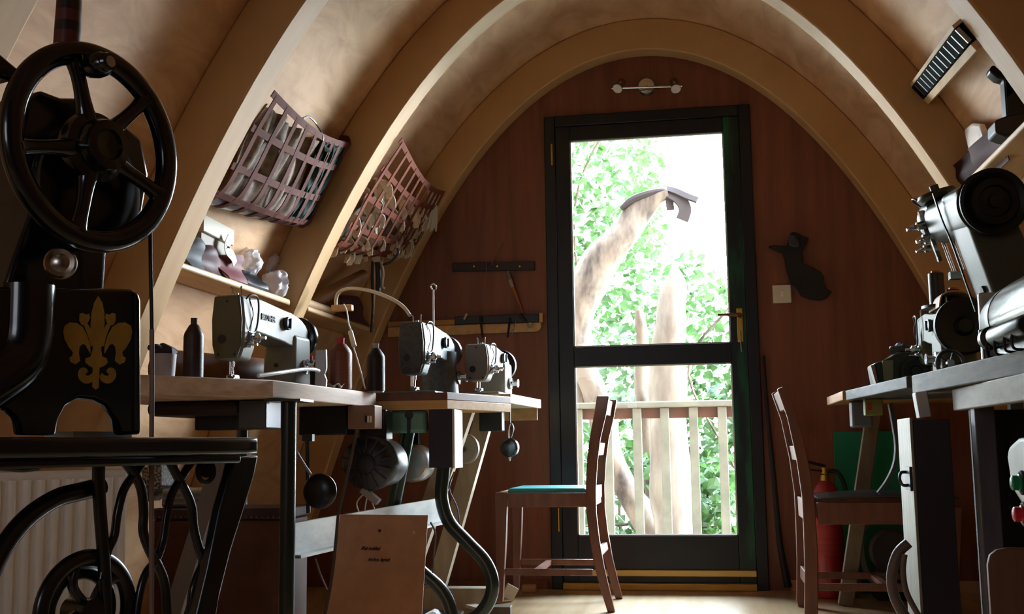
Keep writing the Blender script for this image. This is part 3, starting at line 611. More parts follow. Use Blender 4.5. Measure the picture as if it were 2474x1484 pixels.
for i in range(88):
    o = off if first else off.copy()
    if not first: link(o)
    first = False
    u, v = rr.uniform(.03, .97), rr.uniform(.20, .82); p = S2(u, v, .006+rr.uniform(0, .028))
    o.location = p; o.rotation_euler = (rr.uniform(-.5, .5), 1.0+rr.uniform(-.5, .5), rr.uniform(.9, 2.0)); s = rr.uniform(.7, 1.25); o.scale = (s, s, s)
darkfill = MB().grid(lambda u, v: S2(.03+.94*u, .25+.6*v, .060), 12, 10, .004); tag(obj('brown_hide', darkfill, mat('brown_hide', '6a5240', .7)), 'brown hide lining the russet strap basket', 'hide')
t = thing('cord_tassel', 'bundle of white cords hanging from the russet strap basket', 'cord', at(1045, 500, Y=-.2))
for i in range(7):
    j = i*3.5-10; c = [at(x+j*f, y+(i*7 % 11)*f, Y=-.22+.01*i) for x, y, f in ((1012, 422, .2), (1034, 445, .5), (1044, 480, .8), (1044, 520, 1), (1036+i, 550, 1))]
    obj('cord', MB().tube(catmull(c), .0042, 8), mat('white_cord', 'dcd8d2', .7), t)
t = thing('cord_bundle', 'black cords and zips hanging under the russet strap basket', 'cords', at(912, 720, Y=-.6))
for L, m, r in (([(900, 632), (899, 680), (901, 740), (897, 803)], lblk, .006), ([(912, 634), (914, 670), (913, 705)], lblk, .012), ([(922, 634), (927, 660), (924, 690), (930, 697)], mat('pale_zip', 'b8ae9c', .5), .004), ([(905, 640), (906, 690), (903, 735), (902, 760)], mat('pale_zip', 'b8ae9c'), .004), ([(960, 600), (962, 612), (945, 632), (925, 640)], lblk, .005)):
    obj('cord', MB().tube(catmull([at(x, y, Y=-.6) for x, y in L]), r, 8), m, t)
# ---------------------------------------------------------------- things on the door wall
W0 = -.002
def wp(x, y, d=0): return at(x, y, Y=W0-d)
t = thing('spot_light_bar', 'chrome spotlight bar with two small lamps above the door', 'lamp', wp(1562, 211))
c = wp(1562, 211); obj('rose', MB().lathe([(.042, 0), (.042, .012), (.036, .02), (0, .024)], c, (0, -1, 0), n=32), chrome, t)
obj('bar', MB().cyl(wp(1478, 214, .05), wp(1648, 208, .05), .005).cyl(c, c+V((0, -.05, 0)), .006), chrome, t)
for px, py, dx, dy in ((1497, 212, -10, 10), (1630, 212, 6, 12)):
    p = wp(px, py-6, .05); d = (wp(px+dx, py+dy, .09)-p).normalized()
    s = obj('spot', MB().lathe([(.010, -.045), (.017, -.035), (.018, 0), (.022, .028), (.023, .032)], p, d), chrome, t)
    plab(obj('bulb', MB().lathe([(.0215, .0305), (.0215, .034), (0, .036)], p, d), mat('frosted_lamp', 'e8e6e2', .5), s), 'pale lamp front')
t = thing('light_switch', 'square white wall switch right of the door', 'switch', wp(1889, 711))
c = wp(1889, 711); obj('plate', MB().box(c-V((0, .005, 0)), (.080, .010, .080)), mat('switch_white', 'cfcabc', .5), t, bev=.004, seg=3)
obj('rocker', MB().box(c-V((0, .012, 0)), (.017, .006, .030)), mat('rocker_white', 'ded4d2', .4), t, bev=.002)
z8 = [(560, 262), (590, 250), (640, 255), (690, 275), (740, 310), (830, 330), (800, 400), (770, 470), (720, 540), (740, 600), (745, 640), (720, 690), (760, 730), (830, 750), (930, 800), (1010, 850), (1060, 930), (1050, 990), (1090, 1090), (1175, 1140), (1110, 1230), (990, 1265), (840, 1245), (720, 1195), (640, 1080), (560, 1010), (520, 880), (490, 760), (470, 650), (430, 560), (330, 515), (225, 462), (300, 445), (420, 455), (500, 460), (520, 380)]
mb = MB().prism([at(1820+x/6.183, 520+y/6.183, Y=-.045) for x, y in z8], (0, .03, 0)); tag(obj('dark_cloth', mb, mat('black_cloth', '1b181c', .7, col2='131014', scale=(20, 20, 20)), bev=.0025, seg=2), 'crumpled black cloth hanging on the wall right of the door', 'cloth')
mb = MB().prism([at(1820+x/6.183, 520+y/6.183, Y=-.068) for x, y in ((560, 280), (620, 300), (700, 400), (690, 480), (600, 470), (530, 440), (530, 350))], (0, .022, 0)); tag(obj('cloth_fold', mb, mat('grey_cloth', '37343a', .7), bev=.006), 'dark grey fold at the top of the black wall cloth', 'cloth')
# magnetic strip and tool rail
t = thing('tool_strip', 'narrow dark tool strip screwed to the wall left of the door', 'tool strip', wp(1195, 645))
a, b = wp(1095, 647), wp(1293, 643); obj('strip', MB().beam(a-V((0, .008, 0)), b-V((0, .008, 0)), .016, .040), mat('dark_wood_strip', '2b1d1e', .5), t, bev=.002)
for x in (1147, 1203, 1257): q = wp(x, 645); obj('screw', MB().cyl(q-V((0, .0155, 0)), q-V((0, .018, 0)), .004, n=10), brass, t)
t = thing('tool_rail', 'pale wooden tool rail with a black strip on the wall left of the door', 'tool rail', wp(1130, 785))
a = wp(945, 803).z; b = wp(1310, 778).z
x0, x1 = wp(940, 790).x, wp(1309, 790).x; zc = wp(1309, 790).z
ol = [(x0, zc-.026), (x1-.025, zc-.022), (x1-.008, zc-.016), (x1, zc-.002), (x1, zc+.020), (x0, zc+.020)]
obj('board', MB().prism([V((x, -.022, z)) for x, z in ol], (0, .022, 0)), rawwood, t, bev=.003)
xm = wp(1102, 770).x; obj('black_strip', MB().bx(xm, x1-.008, -.034, -.002, zc+.0205, zc+.057), mat('black_magnet', '14171f', .4), t, bev=.002)
obj('upper_batten', MB().bx(x0, xm-.001, -.026, -.002, zc+.0205, zc+.045), mat('honey_batten', 'a8773c', .55), t, bev=.002)
obj('end_block', MB().bx(x1-.007, x1+.008, -.036, -.002, zc+.018, zc+.060), rawwood, t, bev=.002)
def tool(name, label, cat, L, r, m, d=.04, sub=None):
    o = tag(obj(name, MB().tube(catmull([wp(x, y, d) for x, y in L], 4), r, 8), m), label, cat); return o
t = thing('paint_brush', 'brush with a grey bristle head hanging below the dark tool strip', 'brush', wp(1262, 756, .03))
obj('handle', MB().tube([wp(x, y, .026) for x, y in ((1238, 692), (1246, 712), (1255, 735), (1263, 756))], [.008, .008, .005, .003], 10), mat('orange_handle', '9a5a30', .45), t)
obj('ferrule', MB().cyl(wp(1232, 676, .026), wp(1239, 694, .026), .011, .009), mat('pale_ferrule', 'a88f86', .4, .3), t)
obj('bristles', MB().cyl(wp(1225, 655, .026), wp(1232, 677, .026), .008, .012), mat('grey_bristle', '6f6a66', .8), t)
tool('needle', 'long thin needle hanging from the dark tool strip', 'needle', ((1176, 632), (1173, 680), (1170, 730)), .0016, steel, .026)
tool('thin_stick', 'thin wooden stick standing up behind the dark tool strip', 'stick', ((1188, 640), (1200, 612), (1215, 584)), .003, mat('stick', '6e4a34', .6), .026)
tool('awl', 'dark awl hanging over the pale tool rail', 'awl', ((1161, 764), (1163, 790), (1167, 818)), [.006]*4+[.005]*4+[.002], mat('awl_dark', '2c2622', .5), .045)
tool('marking_pen', 'dark blue pen hanging at the black strip of the tool rail', 'pen', ((1232, 768), (1229, 795), (1226, 816)), .005, mat('dark_blue_pen', '1c1e38', .35), .045)
tool('tweezers', 'thin steel tweezers hanging beside the dark blue pen', 'tweezers', ((1249, 760), (1244, 785), (1237, 812)), .002, steel, .046)
tool('pliers', 'dark pliers stuck near the right end of the tool rail', 'pliers', ((1255, 760), (1262, 768), (1270, 776)), .008, mat('pliers_dark', '3a3a42', .4, .6), .046)
tool('chalk_stick', 'pale pink chalk stick on the black strip', 'chalk', ((1128, 758), (1121, 772)), .006, mat('pink_chalk', 'b89a94', .8), .042)
q = wp(1281, 787, .03); mb = MB().torus(q, (0, 1, 0), .012, .0025, 20, 8); mb.tube([q+V((0, 0, .012)), q+V((0, .01, .03))], .002, 6); tag(obj('ring_hook', mb, steel), 'steel ring hanging at the right end of the tool rail', 'ring')
iron_ = mat('dark_machine_iron', '1b1c1f', .4, .3)
# ---------------------------------------------------------------- right bench
wornm = mat('worn_grey_bench', '6e685e', .65, col2='3b3631', scale=(30, 5, 30), detail=8, mix=(.35, .6))
R1 = table('worn grey wooden bench nearest on the right with shiny cylinder machine', [(.80, -1.77), (1.34, -1.76), (1.34, -3.6), (.965, -3.6), (.872, -2.62)], TZ, .05, wornm, 'benches along the right wall')
R2 = table('far right bench end with dark worn edge beyond the right chair', [(.722, -.93), (1.32, -.927), (1.33, -1.75), (.79, -1.75)], TZ, .034, mat('dark_worn_edge', '423d37', .65, col2='242120', scale=(40, 8, 40), mix=(.35, .6)), 'benches along the right wall')
plab(obj('end_block', MB().bx(.712, 1.25, -.925, -.40, TZ-.033, TZ), mat('orange_pine', 'b07a3c', .55, col2='9a6630', scale=(6, 30, 30)), R2, bev=.003), 'orange pine end of the bench')
a = at(2285, 938, Y=-2.0)
plab(obj('apron', MB().bx(.852, .875, -3.5, -2.02, .695, TZ-.0505), mat('sunlit_apron', 'a09c92', .6, col2='757066', scale=(20, 4, 20), mix=(.3, .55)), R1, bev=.003), 'pale streaked apron board')
mb = MB(); mb.bx(.865, .91, -2.19, -2.145, 0, TZ-.051); obj('leg', mb, mat('grey_angle', '5d5c66', .5, .2, col2='4a4952', scale=(20, 20, 4)), R1, bev=.003)
obj('leg', MB().bx(1.25, 1.29, -1.9, -1.86, 0, TZ-.051), mat('grey_angle', '5d5c66'), R1, bev=.003)
p0, p1 = at(2114, 968, Y=-.435), at(2082, 1190, Y=-.435); d = p1-p0; p1 = p1+d*(-p1.z/d.z)
obj('trestle_leg', MB().beam(p0, p1, .055, .04, (0, 1, 0)), mat('tan_trestle', '8f7c62', .6, col2='7b6a54', scale=(20, 20, 5)), R2, bev=.003)
obj('leg', MB().bx(1.22, 1.26, -1.1, -1.06, 0, TZ-.035), mat('grey_angle', '5d5c66'), R2)
p = at(2108, 983, Y=-1.03); t = thing('switch_box', 'small yellow switch box with a red mark under the far right bench', 'switch', (p.x, -1.05, p.z-.03))
obj('case', MB().bx(p.x-.028, p.x+.03, -1.06, -1.01, p.z-.03, TZ-.0345), mat('mustard_box', '7d7638', .5), t, bev=.003)
obj('button', MB().bx(p.x-.022, p.x-.010, -1.066, -1.06, p.z-.012, p.z+.012), mat('red_mark', '9a3324', .4), t)
p = at(2068, 1000, Y=-.85); tag(obj('control_box', MB().bx(p.x-.02, p.x+.05, -.9, -.82, p.z-.05, TZ-.034), mat('grey_box_metal', '5f6064', .45, .3), bev=.008), 'grey metal box under the end of the far right bench', 'box')
tag(obj('drive_belt', MB().ribbon(catmull([at(x, y, Y=-.90) for x, y in ((2150, 975), (2158, 1020), (2166, 1075), (2162, 1120), (2145, 1160), (2122, 1192))]), (0, 1, 0), .035, .012), mat('dark_belt', '3c3936', .6)), 'curved dark belt guard under the far right bench', 'belt')
# cabinet with a metal edge
t = thing('tool_case', 'tall dark case with a pale metal edge strip standing under the right bench', 'case', (.80, -1.92, 0))
obj('body', MB().bx(.757, .846, -2.0, -1.815, 0, .675), mat('dark_case_panel', '2a232c', .5, col2='221c24', scale=(4, 4, 4)), t, bev=.002)
plab(obj('edge_strip', MB().bx(.749, .7568, -2.003, -1.812, 0, .680), mat('brushed_strip', '8d887c', .45, .3, col2='6a655b', scale=(40, 40, 3)), t, bev=.002), 'pale brushed metal edge strip')
p = at(2190, 1157, Y=-1.98); mb = MB(); mb.bx(.742, .7495, -2.0, -1.93, p.z-.03, p.z+.03); mb.tube(catmull([V((.745, -1.95, p.z+.016)), V((.728, -1.96, p.z+.015)), V((.722, -1.97, p.z)), V((.728, -1.975, p.z-.016)), V((.745, -1.975, p.z-.016))]), .004, 8); obj('hasp', mb, dsteel, t)
p = at(2215, 975, Y=-1.9); tag(obj('support_bracket', MB().box((p.x+.012, -1.9, .715), (.03, .05, .068), Matrix.Rotation(-.12, 3, 'Y')), mat('white_bracket', 'c8c8c8', .4), bev=.003), 'small white bracket between the tool case and the right bench', 'bracket')
# hoses by the case
for L, Y, lab in (([(2195, 1312), (2168, 1340), (2154, 1395), (2164, 1450), (2195, 1500), (2225, 1530)], -2.04, 'brown hose looping in front of the tool case'), ([(2186, 1340), (2182, 1380), (2190, 1430), (2215, 1480), (2235, 1510)], -2.06, 'thinner brown hose inside the loop by the tool case')):
    tag(obj('hose', MB().tube(catmull([at(x, y, Y=Y) for x, y in L]), .013 if Y > -2.05 else .007, 12), mat('brown_hose', '6b5a54', .5, col2='58494a'), world=True), lab, 'hose')
# start / stop box
t = thing('start_stop_box', 'grey metal start and stop box with green and red push buttons at the right edge', 'switch', (.9, -2.72, .5))
z = lambda y: at(2450, y, Y=-2.75).z
mb = MB(); ol = [(-2.93, z(1300)-.01), (-2.70, z(1235)), (-2.62, z(1190)), (-2.60, z(1110)), (-2.62, z(1075)), (-2.68, z(1058)), (-2.95, z(1052))]
mb.prism([V((.828, y, q)) for y, q in ol], (.11, 0, 0)); obj('case', mb, mat('grey_green_enamel', '8d9285', .4, col2='7b8074'), t, bev=.012, seg=3)
for py, m, nm in ((1167, mat('green_button', '0f8a62', .3), 'green push button'), (1243, mat('red_button', 'd01c34', .3), 'red push button')):
    p = at(2452, py, Y=-2.72); mb = MB(); c = V((.828, -2.72, p.z)); mb.lathe([(.017, 0), (.017, .010), (.014, .012), (.014, .022), (.011, .024), (0, .024)], c, (-1, 0, 0)); b_ = obj('button', mb, m, t); plab(b_, nm)
    plab(obj('collar', MB().torus(c+V((-.004, 0, 0)), (1, 0, 0), .0195, .004, 24, 8), rubber, b_), 'black rubber collar')
p = at(2385, 1325, Y=-2.35); mb = MB(); w = .45; zt_ = p.z
ol = [(p.x, 0), (p.x, zt_-.035), (p.x+.006, zt_-.015), (p.x+.02, zt_-.004), (p.x+.04, zt_), (p.x+w, zt_), (p.x+w, 0)]
tag(obj('wooden_board', mb.prism([V((x, -2.35, q)) for x, q in ol], (0, .02, 0)), mat('brown_rounded_panel', '7a5844', .5, col2='6a4a38', scale=(20, 20, 3)), bev=.004), 'brown wooden panel with a rounded corner leaning low at the right edge', 'panel')
tag(obj('shade_sheet', MB().bx(.93, 1.30, -1.845, -1.83, 0, .70), mat('shade_black', '1c181a', .7)), 'dark sheet standing in for the shade under the near right bench', 'board')  # near-black sheet added to stand in for the deep shade under the bench
# ---------------------------------------------------------------- right machines
palegreen = mat('pale_green_machine', '4e5046', .42, col2='42443a', spec=.3); darkgreen = mat('dark_green_enamel', '2f3328', .4, col2='262a20')
# tall post machine, leaning
t = thing('sewing_machine', 'tall grey green post machine leaning at the back of the near right bench', 'sewing machine', (.985, -2.06, TZ), 0, 'sewing machines on the right benches')
ta = V((.944, -2.15, 1.196)); th = V((.897, -1.74, 1.222)); ax = (th-ta).normalized(); upv = V((-.27, 0, .963)); sd = ax.cross(upv).normalized()
def TP(l, s, h): return ta+ax*l+sd*s+upv*h     # along arm, sideways (-x is the room side), up
obj('pillar', MB().prism([TP(.03, s, h) for s, h in ((-.058, .06), (.052, .06), (.075, -.402), (-.060, -.402))], ax*.13), palegreen, t, bev=.015, seg=3)
mb = MB(); mb._loft([mb._ring([TP(l, x*k, y*k) for x, y in rrect(.124, .135, .045, 5)]) for l, k in ((.02, 1), (.16, .97), (.24, .86), (.33, .86))]); obj('arm', mb, palegreen, t)
mb = MB(); mb._loft([mb._ring([TP(l, x, y) for x, y in rrect(.085, .115*k, .035, 5, 0, .012)]) for l, k in ((.331, 1), (.40, 1), (.43, .8))]); obj('head', mb, darkgreen, t)
plab(obj('cap', MB().lathe([(.05, 0), (.055, .01), (.05, .02), (0, .022)], TP(.33, 0, .065), upv, n=24).cyl(TP(.33, 0, .08), TP(.33, 0, .105), .012), darkgreen, t), 'dark round cap on the head')
obj('pulley', MB().lathe([(.02, -.012), (.080, -.012), (.082, -.004), (.076, .002), (.080, .010), (.082, .022), (.074, .024), (.060, .016), (.056, .028), (.040, .030), (.036, .022), (.018, .024), (.016, .036), (0, .038)], TP(.0, 0, .0), -ax, n=44), mat('black_pulley', '171815', .45, .3), t)
mb = MB()
for l, s, h, r, n_ in ((.36, -.05, .01, .012, .05), (.35, -.055, -.03, .014, .035), (.38, -.05, -.055, .010, .04)): mb.lathe([(r, 0), (r, n_*.4), (r*.6, n_*.45), (r*.8, n_*.6), (r*.8, n_*.7), (r*.3, n_)], TP(l, s, h), -sd if sd.x > 0 else sd)
obj('tension_dial', mb, chrome, t)
mb = MB(); mb.beam(TP(.37, -.045, .05), TP(.37, -.050, -.03), .02, .012); mb.beam(TP(.40, -.03, -.01), TP(.40, -.03, -.10), .016, .010); mb.cyl(TP(.38, -.01, -.04), TP(.38, -.01, -.15), .006); mb.cyl(TP(.36, .01, -.04), TP(.36, .01, -.14), .005); mb.box(TP(.385, -.01, -.15), (.03, .03, .02)); obj('presser_bar', mb, chrome, t)
mb = MB(); mb.tube(catmull([TP(.42, -.02, .06), TP(.44, -.03, .085), TP(.40, -.04, .09), TP(.37, -.03, .07)]), .003, 8); obj('thread_loop', mb, dsteel, t)
mb = MB()
for h, r in ((-.19, .010), (-.235, .006), (-.29, .006)): mb.cyl(TP(.055, -.048+h*-.02, h), TP(.055, -.068, h), r, n=12)
obj('screw', MB().cyl(TP(.08, -.055, -.20), TP(.08, -.066, -.20), .010, n=14), GUN, t)
obj('arm_seam', MB().ribbon(catmull([TP(.165, -.066, .075), TP(.165, -.068, 0), TP(.168, -.064, -.07), TP(.17, -.066, -.25)]), ax, .006, .004), blackpl, t)
obj('base_plate', MB().bx(.945, 1.07, -2.14, -1.95, TZ, TZ+.012), dsteel, t)
# cylinder-bed machine near
t = thing('cylinder_machine', 'shiny pale cylinder-bed machine at the near right edge of the bench', 'sewing machine', (.96, -2.5, TZ), 0, 'sewing machines on the right benches')
zc = .892
mb = MB(); mb.lathe([(.03, 0), (.055, .012), (.068, .04), (.074, .10), (.074, .13)], (.945, -2.20, zc), (0, -1, 0), n=40); obj('nose', mb, palegreen, t)
plab(obj('ring_band', MB().lathe([(.0765, .13), (.0765, .155)], (.945, -2.20, zc), (0, -1, 0), n=40), mat('black_band', '15171a', .3), t), 'black band around the bed')
obj('bed', MB().lathe([(.075, .156), (.078, .2), (.082, .9), (.08, .92)], (.945, -2.20, zc), (0, -1, 0), n=40), mat('shiny_pale_bed', '8d948a', .2, .3, col2='777e74', scale=(10, 4, 10)), t)
obj('foot_block', MB().bx(.885, 1.0, -3.0, -2.33, TZ, TZ+.075), mat('grey_foot_block', '7f8488', .35, .3, col2='52565a', scale=(30, 12, 30)), t, bev=.004)
obj('motor_knob', MB().lathe([(.020, 0), (.026, .004), (.026, .03), (.018, .034), (.018, .06), (.022, .064), (.022, .30), (.018, .31)], (.868, -2.36, zc-.048), (0, -1, 0), n=28), mat('black_knob', '121418', .3), t)
obj('post', MB().cyl((.872, -2.31, TZ), (.872, -2.31, TZ+.07), .008).cyl((.872, -2.31, TZ+.055), (.872, -2.31, TZ+.07), .014), dsteel, t)
for i, y in enumerate((-2.40, -2.47, -2.55, -2.61)): obj('cable', MB().tube(catmull([(.860, y, zc-.07), (.852, y-.004, TZ+.03), (.856, y+.008, TZ+.004), (.885, y+.02, TZ+.001)]), .003, 8), blackpl, t)
tag(obj('steel_block', MB().bx(.893, .965, -2.185, -2.163, TZ, .972), mat('pale_steel_block', 'b8bcb8', .35, .4), bev=.006), 'pale steel block at the foot of the tall post machine', 'block')
tag(obj('dark_bag', MB().ell((1.02, -2.72, 1.06), (.06, .07, .12)).crumple(.03, 12, 2), mat('black_bag', '1a181a', .4)), 'black lump beside the tall post machine at the right edge', 'bag')
t = thing('wheel_guard', 'glossy black curved guard on a post, cut by the right edge of the photo', 'guard', (1.12, -2.88, TZ))
obj('shell', MB().ell((.985, -2.88, 1.17), (.052, .03, .17), Matrix.Rotation(-.12, 3, 'Y'), 20, 14), mat('gloss_black', '0f1012', .15, coat=.5), t)
obj('post', MB().tube(catmull([(1.12, -2.88, TZ), (1.12, -2.88, 1.05), (1.10, -2.88, 1.14), (1.02, -2.88, 1.17)]), .018, 14).cyl((1.12, -2.88, TZ), (1.12, -2.88, TZ+.012), .05), iron_, t)
# mid machine with a big black pulley
l, r = place2((2247, 810), -1.14, (2312, 810), -1.46, TZ)
mC = sewing_machine('mid right machine with a large black pulley, pale green enamel', l, r, .34, .225, mat('sage_enamel', '666955', .5, col2='54573f', spec=.2), darkgreen, mat('black_wheel_r', '1a1a1a', .5), group='sewing machines on the right benches')
obj('belt_pulley', MB().lathe([(.03, 0), (.082, 0), (.085, .006), (.085, .026), (.078, .030), (.03, .020), (.02, .034), (0, .034)], (.385, 0, .155), (1, 0, 0), n=40), mat('black_pulley', '171815'), mC, world=False)
p = at(2295, 868, Y=-1.62); t = thing('spoked_wheel', 'small spoked black wheel in front of the mid right machine', 'wheel', (p.x, -1.62, TZ))
R_ = .036; pc_ = V((p.x, -1.62, TZ+R_+.006)); obj('rim', MB().torus(pc_, (0, 1, 0), R_, .006, 32, 8), dsteel, t); obj('hub', MB().cyl(pc_-V((0, .012, 0)), pc_+V((0, .012, 0)), .010), steel, t)
for k in range(5): e = V((math.cos(k*1.2566), 0, math.sin(k*1.2566))); obj('spoke', MB().cyl(pc_+e*.009, pc_+e*.033, .003, n=8), dsteel, t)
# small far machine
t = thing('sewing_machine', 'small dark green machine at the far end of the right bench', 'sewing machine', (.95, -1.05, TZ), 0, 'sewing machines on the right benches')
pp = lambda L, Y: [at(x, y, Y=Y) for x, y in L]
mb = MB().prism(pp(((2122, 940), (2110, 878), (2130, 872), (2152, 862), (2170, 850), (2215, 850), (2236, 868), (2248, 940)), -1.12), (0, .16, 0)); obj('body', mb, darkgreen, t, bev=.008)
obj('front_plate', MB().prism(pp(((2132, 872), (2158, 870), (2158, 930), (2136, 930)), -1.13), (0, .006, 0)), mat('sage_plate', '7e8260', .5), t)
p = at(2212, 898, Y=-1.14); obj('handwheel', MB().lathe([(.02, 0), (.045, .0), (.047, .008), (.04, .014), (.02, .012), (.016, .02), (0, .02)], p, (0, -1, 0), n=32), mat('black_wheel_r', '1a1a1a', .5), t)
mb = MB().ell(at(2180, 846, Y=-1.08), (.04, .03, .022)).crumple(.012, 40, 1); obj('tension_block', mb, dsteel, t)
plab(obj('side_plate', MB().prism(pp(((2104, 884), (2112, 880), (2126, 940), (2120, 940)), -1.13), (0, .05, 0)), mat('worn_edge_plate', '8a7f70', .5), t), 'pale worn side edge')
# tray, spools
p = at(2262, 737, Y=-1.3)
t = thing('spool_tray', 'dark spool tray on a rod behind the mid right machine', 'tray', (p.x, -1.3, TZ))
obj('tray', MB().cyl((p.x+.03, -1.3, p.z-.012), (p.x+.03, -1.3, p.z-.003), .075, n=32), blackpl, t); obj('rod', MB().cyl((p.x+.09, -1.3, TZ), (p.x+.09, -1.3, p.z-.012), .006), dsteel, t)
tz = p.z-.003
for x, h, r, lb in ((2263, .105, .024, 'tall black thread spool with a red top on the dark tray'), (2302, .05, .020, 'short black thread spool with a red top on the dark tray')):
    q = at(x, 700, Y=-1.3); t = thing('thread_spool', lb, 'thread spool', (q.x, -1.3, tz), 0, 'thread spools on the dark tray'); obj('thread', MB().cyl((q.x, -1.3, tz), (q.x, -1.3, tz+h), r, n=24), blackt, t, bev=.003); obj('cap', MB().cyl((q.x, -1.3, tz+h), (q.x, -1.3, tz+h+.006), r*.6), redcap, t)
def sheet(u, v):
    P = catmull(pp(((2270, 742), (2275, 715), (2295, 704), (2330, 706), (2372, 728)), -1.42), 4); k = min(int(u*16), 16); return P[k]+V((0, .16*v, 0))
tag(obj('leather_sheet', MB().grid(sheet, 16, 3, .004), mat('tan_sheet', 'a1804f', .6)), 'curved tan leather sheet over the mid right machine', 'leather')
# ---------------------------------------------------------------- right shelf and its load
shelf('curved shelf on the right between the ribs with leather scraps', -2.02, -1.125, 1.455, 1.09, 1)
flap('leather_piece', 'dark maroon leather piece upright at the middle of the right shelf', 'leather', 2376, 2428, 318, 388, 1.115, mat('dark_maroon', '451c1f', .75, spec=.2), 11)
flap('leather_piece', 'low dark maroon leather at the front corner of the right shelf', 'leather', 2320, 2376, 372, 420, 1.12, mat('deep_maroon', '331718', .8, spec=.15), 12)
t_ = tag(obj('white_bag', MB().prism([at(x, y, X=1.108) for x, y in ((2327, 312), (2345, 298), (2365, 300), (2374, 322), (2374, 372), (2345, 385), (2338, 360))], (.02, 0, 0)), mat('white_cloth_bag', 'eee8e2', .85, col2='d6cec8', scale=(30, 30, 30)), bev=.008), 'crumpled white cloth bag standing on the right shelf', 'bag')
t = thing('iron_last', 'black cast iron last standing on the right shelf against the rib', 'last', (1.13, -1.72, 1.457))
obj('foot', MB().prism([at(x, y, Y=-1.74) for x, y in ((2391, 172), (2394, 160), (2402, 156), (2420, 172), (2480, 240), (2500, 285), (2432, 288), (2426, 192), (2410, 188))], (0, .05, 0)), mat('cast_black', '121215', .4, .3), t, bev=.006)
obj('base', MB().prism([at(x, y, Y=-1.76) for x, y in ((2404, 290), (2440, 276), (2500, 268), (2500, 325), (2430, 330), (2405, 320))], (0, .09, 0)), mat('brown_black_base', '231d1b', .5), t, bev=.006)
mb = MB().ell(at(2432, 325, Y=-1.72), (.03, .02, .012)); tag(obj('brass_stud_scrap', mb, lblk), 'black leather scrap at the near end of the right shelf', 'leather')
# rack of black handles on the right ceiling
t = thing('handle_rack', 'pale wooden rack of black handles fixed to the right ceiling', 'rack', (.99, -1.5, 1.8))
r0, r1 = V((1.012, -1.13, 1.835)), V((.965, -2.0, 1.742)); nrm = V((-.78, 0, -.62)); dn = V((.62, 0, -.78))
r0 = at(2222, 200, Y=-1.125); r1 = at(2332, 55, Y=-2.01)
def rk(u, d, h): return r0+(r1-r0)*u+dn*d+nrm*h
plab(obj('upper_batten', MB().beam(rk(0, -.012, .012), rk(1, -.012, .012), .010, .035, nrm), shm, t), 'thin upper batten'); obj('lower_batten', MB().beam(rk(.0, .064, .012), rk(1, .064, .012), .022, .035, nrm), shm, t)
obj('backing', MB().beam(rk(.0, .024, .004), rk(1, .024, .004), .06, .006, nrm), mat('dark_rack_board', '2a2018', .6), t)
for i in range(13):
    u = (i+.5)/13; obj('handle', MB().beam(rk(u, -.008, .020), rk(u, .052, .020), .052, .022, nrm), mat('matt_black', '0c0c0d', .9, spec=.08), t, bev=.005)
    obj('steel_edge', MB().beam(rk(u+.038, -.002, .026), rk(u+.038, .046, .026), .006, .012, nrm), steel, t)
# ---------------------------------------------------------------- treadle machine in the left foreground
O = at(228, 357, Y=-3.64); PH = math.radians(70)
fa = V((math.sin(PH), -math.cos(PH), 0)); fu = V((math.cos(PH), math.sin(PH), 0)); fz = V((0, 0, 1))
def Q(x, y, v): return atp(x, y, O+fa*v, fa)
def QL(L, v): return [Q(x, y, v) for x, y in L]
jap = mat('black_japan', '07080d', .2, col2='0a0b12', coat=.45, spec=.3, scale=(20, 20, 20)); iron = mat('black_iron', '17171b', .3, .2, col2='101014', coat=.3, scale=(30, 30, 30))
dec = mat('dull_gold_decal', 'b08f3e', .5, col2='9c7e36', scale=(60, 60, 60))
tm = thing('treadle_sewing_machine', 'black treadle sewing machine with a big handwheel and gold lily emblem', 'sewing machine', (O.x, O.y, 0))
hw = obj('handwheel', MB().torus(O, fa, .127, .0155, 72, 18, .9), jap, tm)
obj('hub', MB().lathe([(.030, -.06), (.034, -.02), (.047, -.014), (.049, -.004), (.047, .006), (.036, .010), (.036, .022), (.033, .030), (.021, .031), (.019, .026), (0, .024)], O, fa, n=44), jap, hw)
for px, py in ((183, 165), (352, 238), (372, 462), (196, 508), (35, 355)):
    p = Q(px, py, 0); d = (p-O); d = d.normalized(); c = catmull([O+d*.030-fa*.004, O+d*.05-fa*.002, O+d*.085+fa*.001, O+d*.121], 4); obj('spoke', MB().tube(c, [.017, .0165, .0155, .0145, .0125, .0115, .0105, .010, .0098, .0098, .0105, .012, .0145], 14), jap, hw)
b_ = Q(265, 400, .016); obj('boss', MB().ell(b_, (.013, .013, .013)), jap, hw)
p = Q(205, 168, .006); d_ = (Q(262, 150, .05)-p).normalized()
kn = obj('crank_knob', MB().lathe([(.008, -.006), (.010, .004), (.0135, .008), (.017, .022), (.0165, .034), (.013, .040), (.0135, .043), (.0115, .047), (0, .047)], p, d_, n=28), jap, hw)
plab(obj('pin_end', MB().lathe([(.0075, .0465), (.0075, .049), (0, .0492)], p, d_, n=20), steel, kn), 'steel end of the crank pin')
obj('belt_pulley', MB().lathe([(.03, -.03), (.082, -.03), (.084, -.026), (.078, -.020), (.084, -.014), (.084, -.008), (.07, -.004), (.03, -.006)], O+fu*.030-fa*.03+fz*(-.045), fa, n=48), mat('dull_black_pulley', '16161a', .25, .3), tm)
body = [(60, 250), (100, 215), (150, 235), (205, 235), (240, 275), (300, 300), (345, 335), (362, 420), (345, 520), (300, 575), (262, 605), (256, 705), (10, 705), (45, 600), (75, 520), (80, 430), (55, 350)]
obj('column', MB().prism(QL(body, -.085), -fa*.09), jap, tm, bev=.008, seg=3)
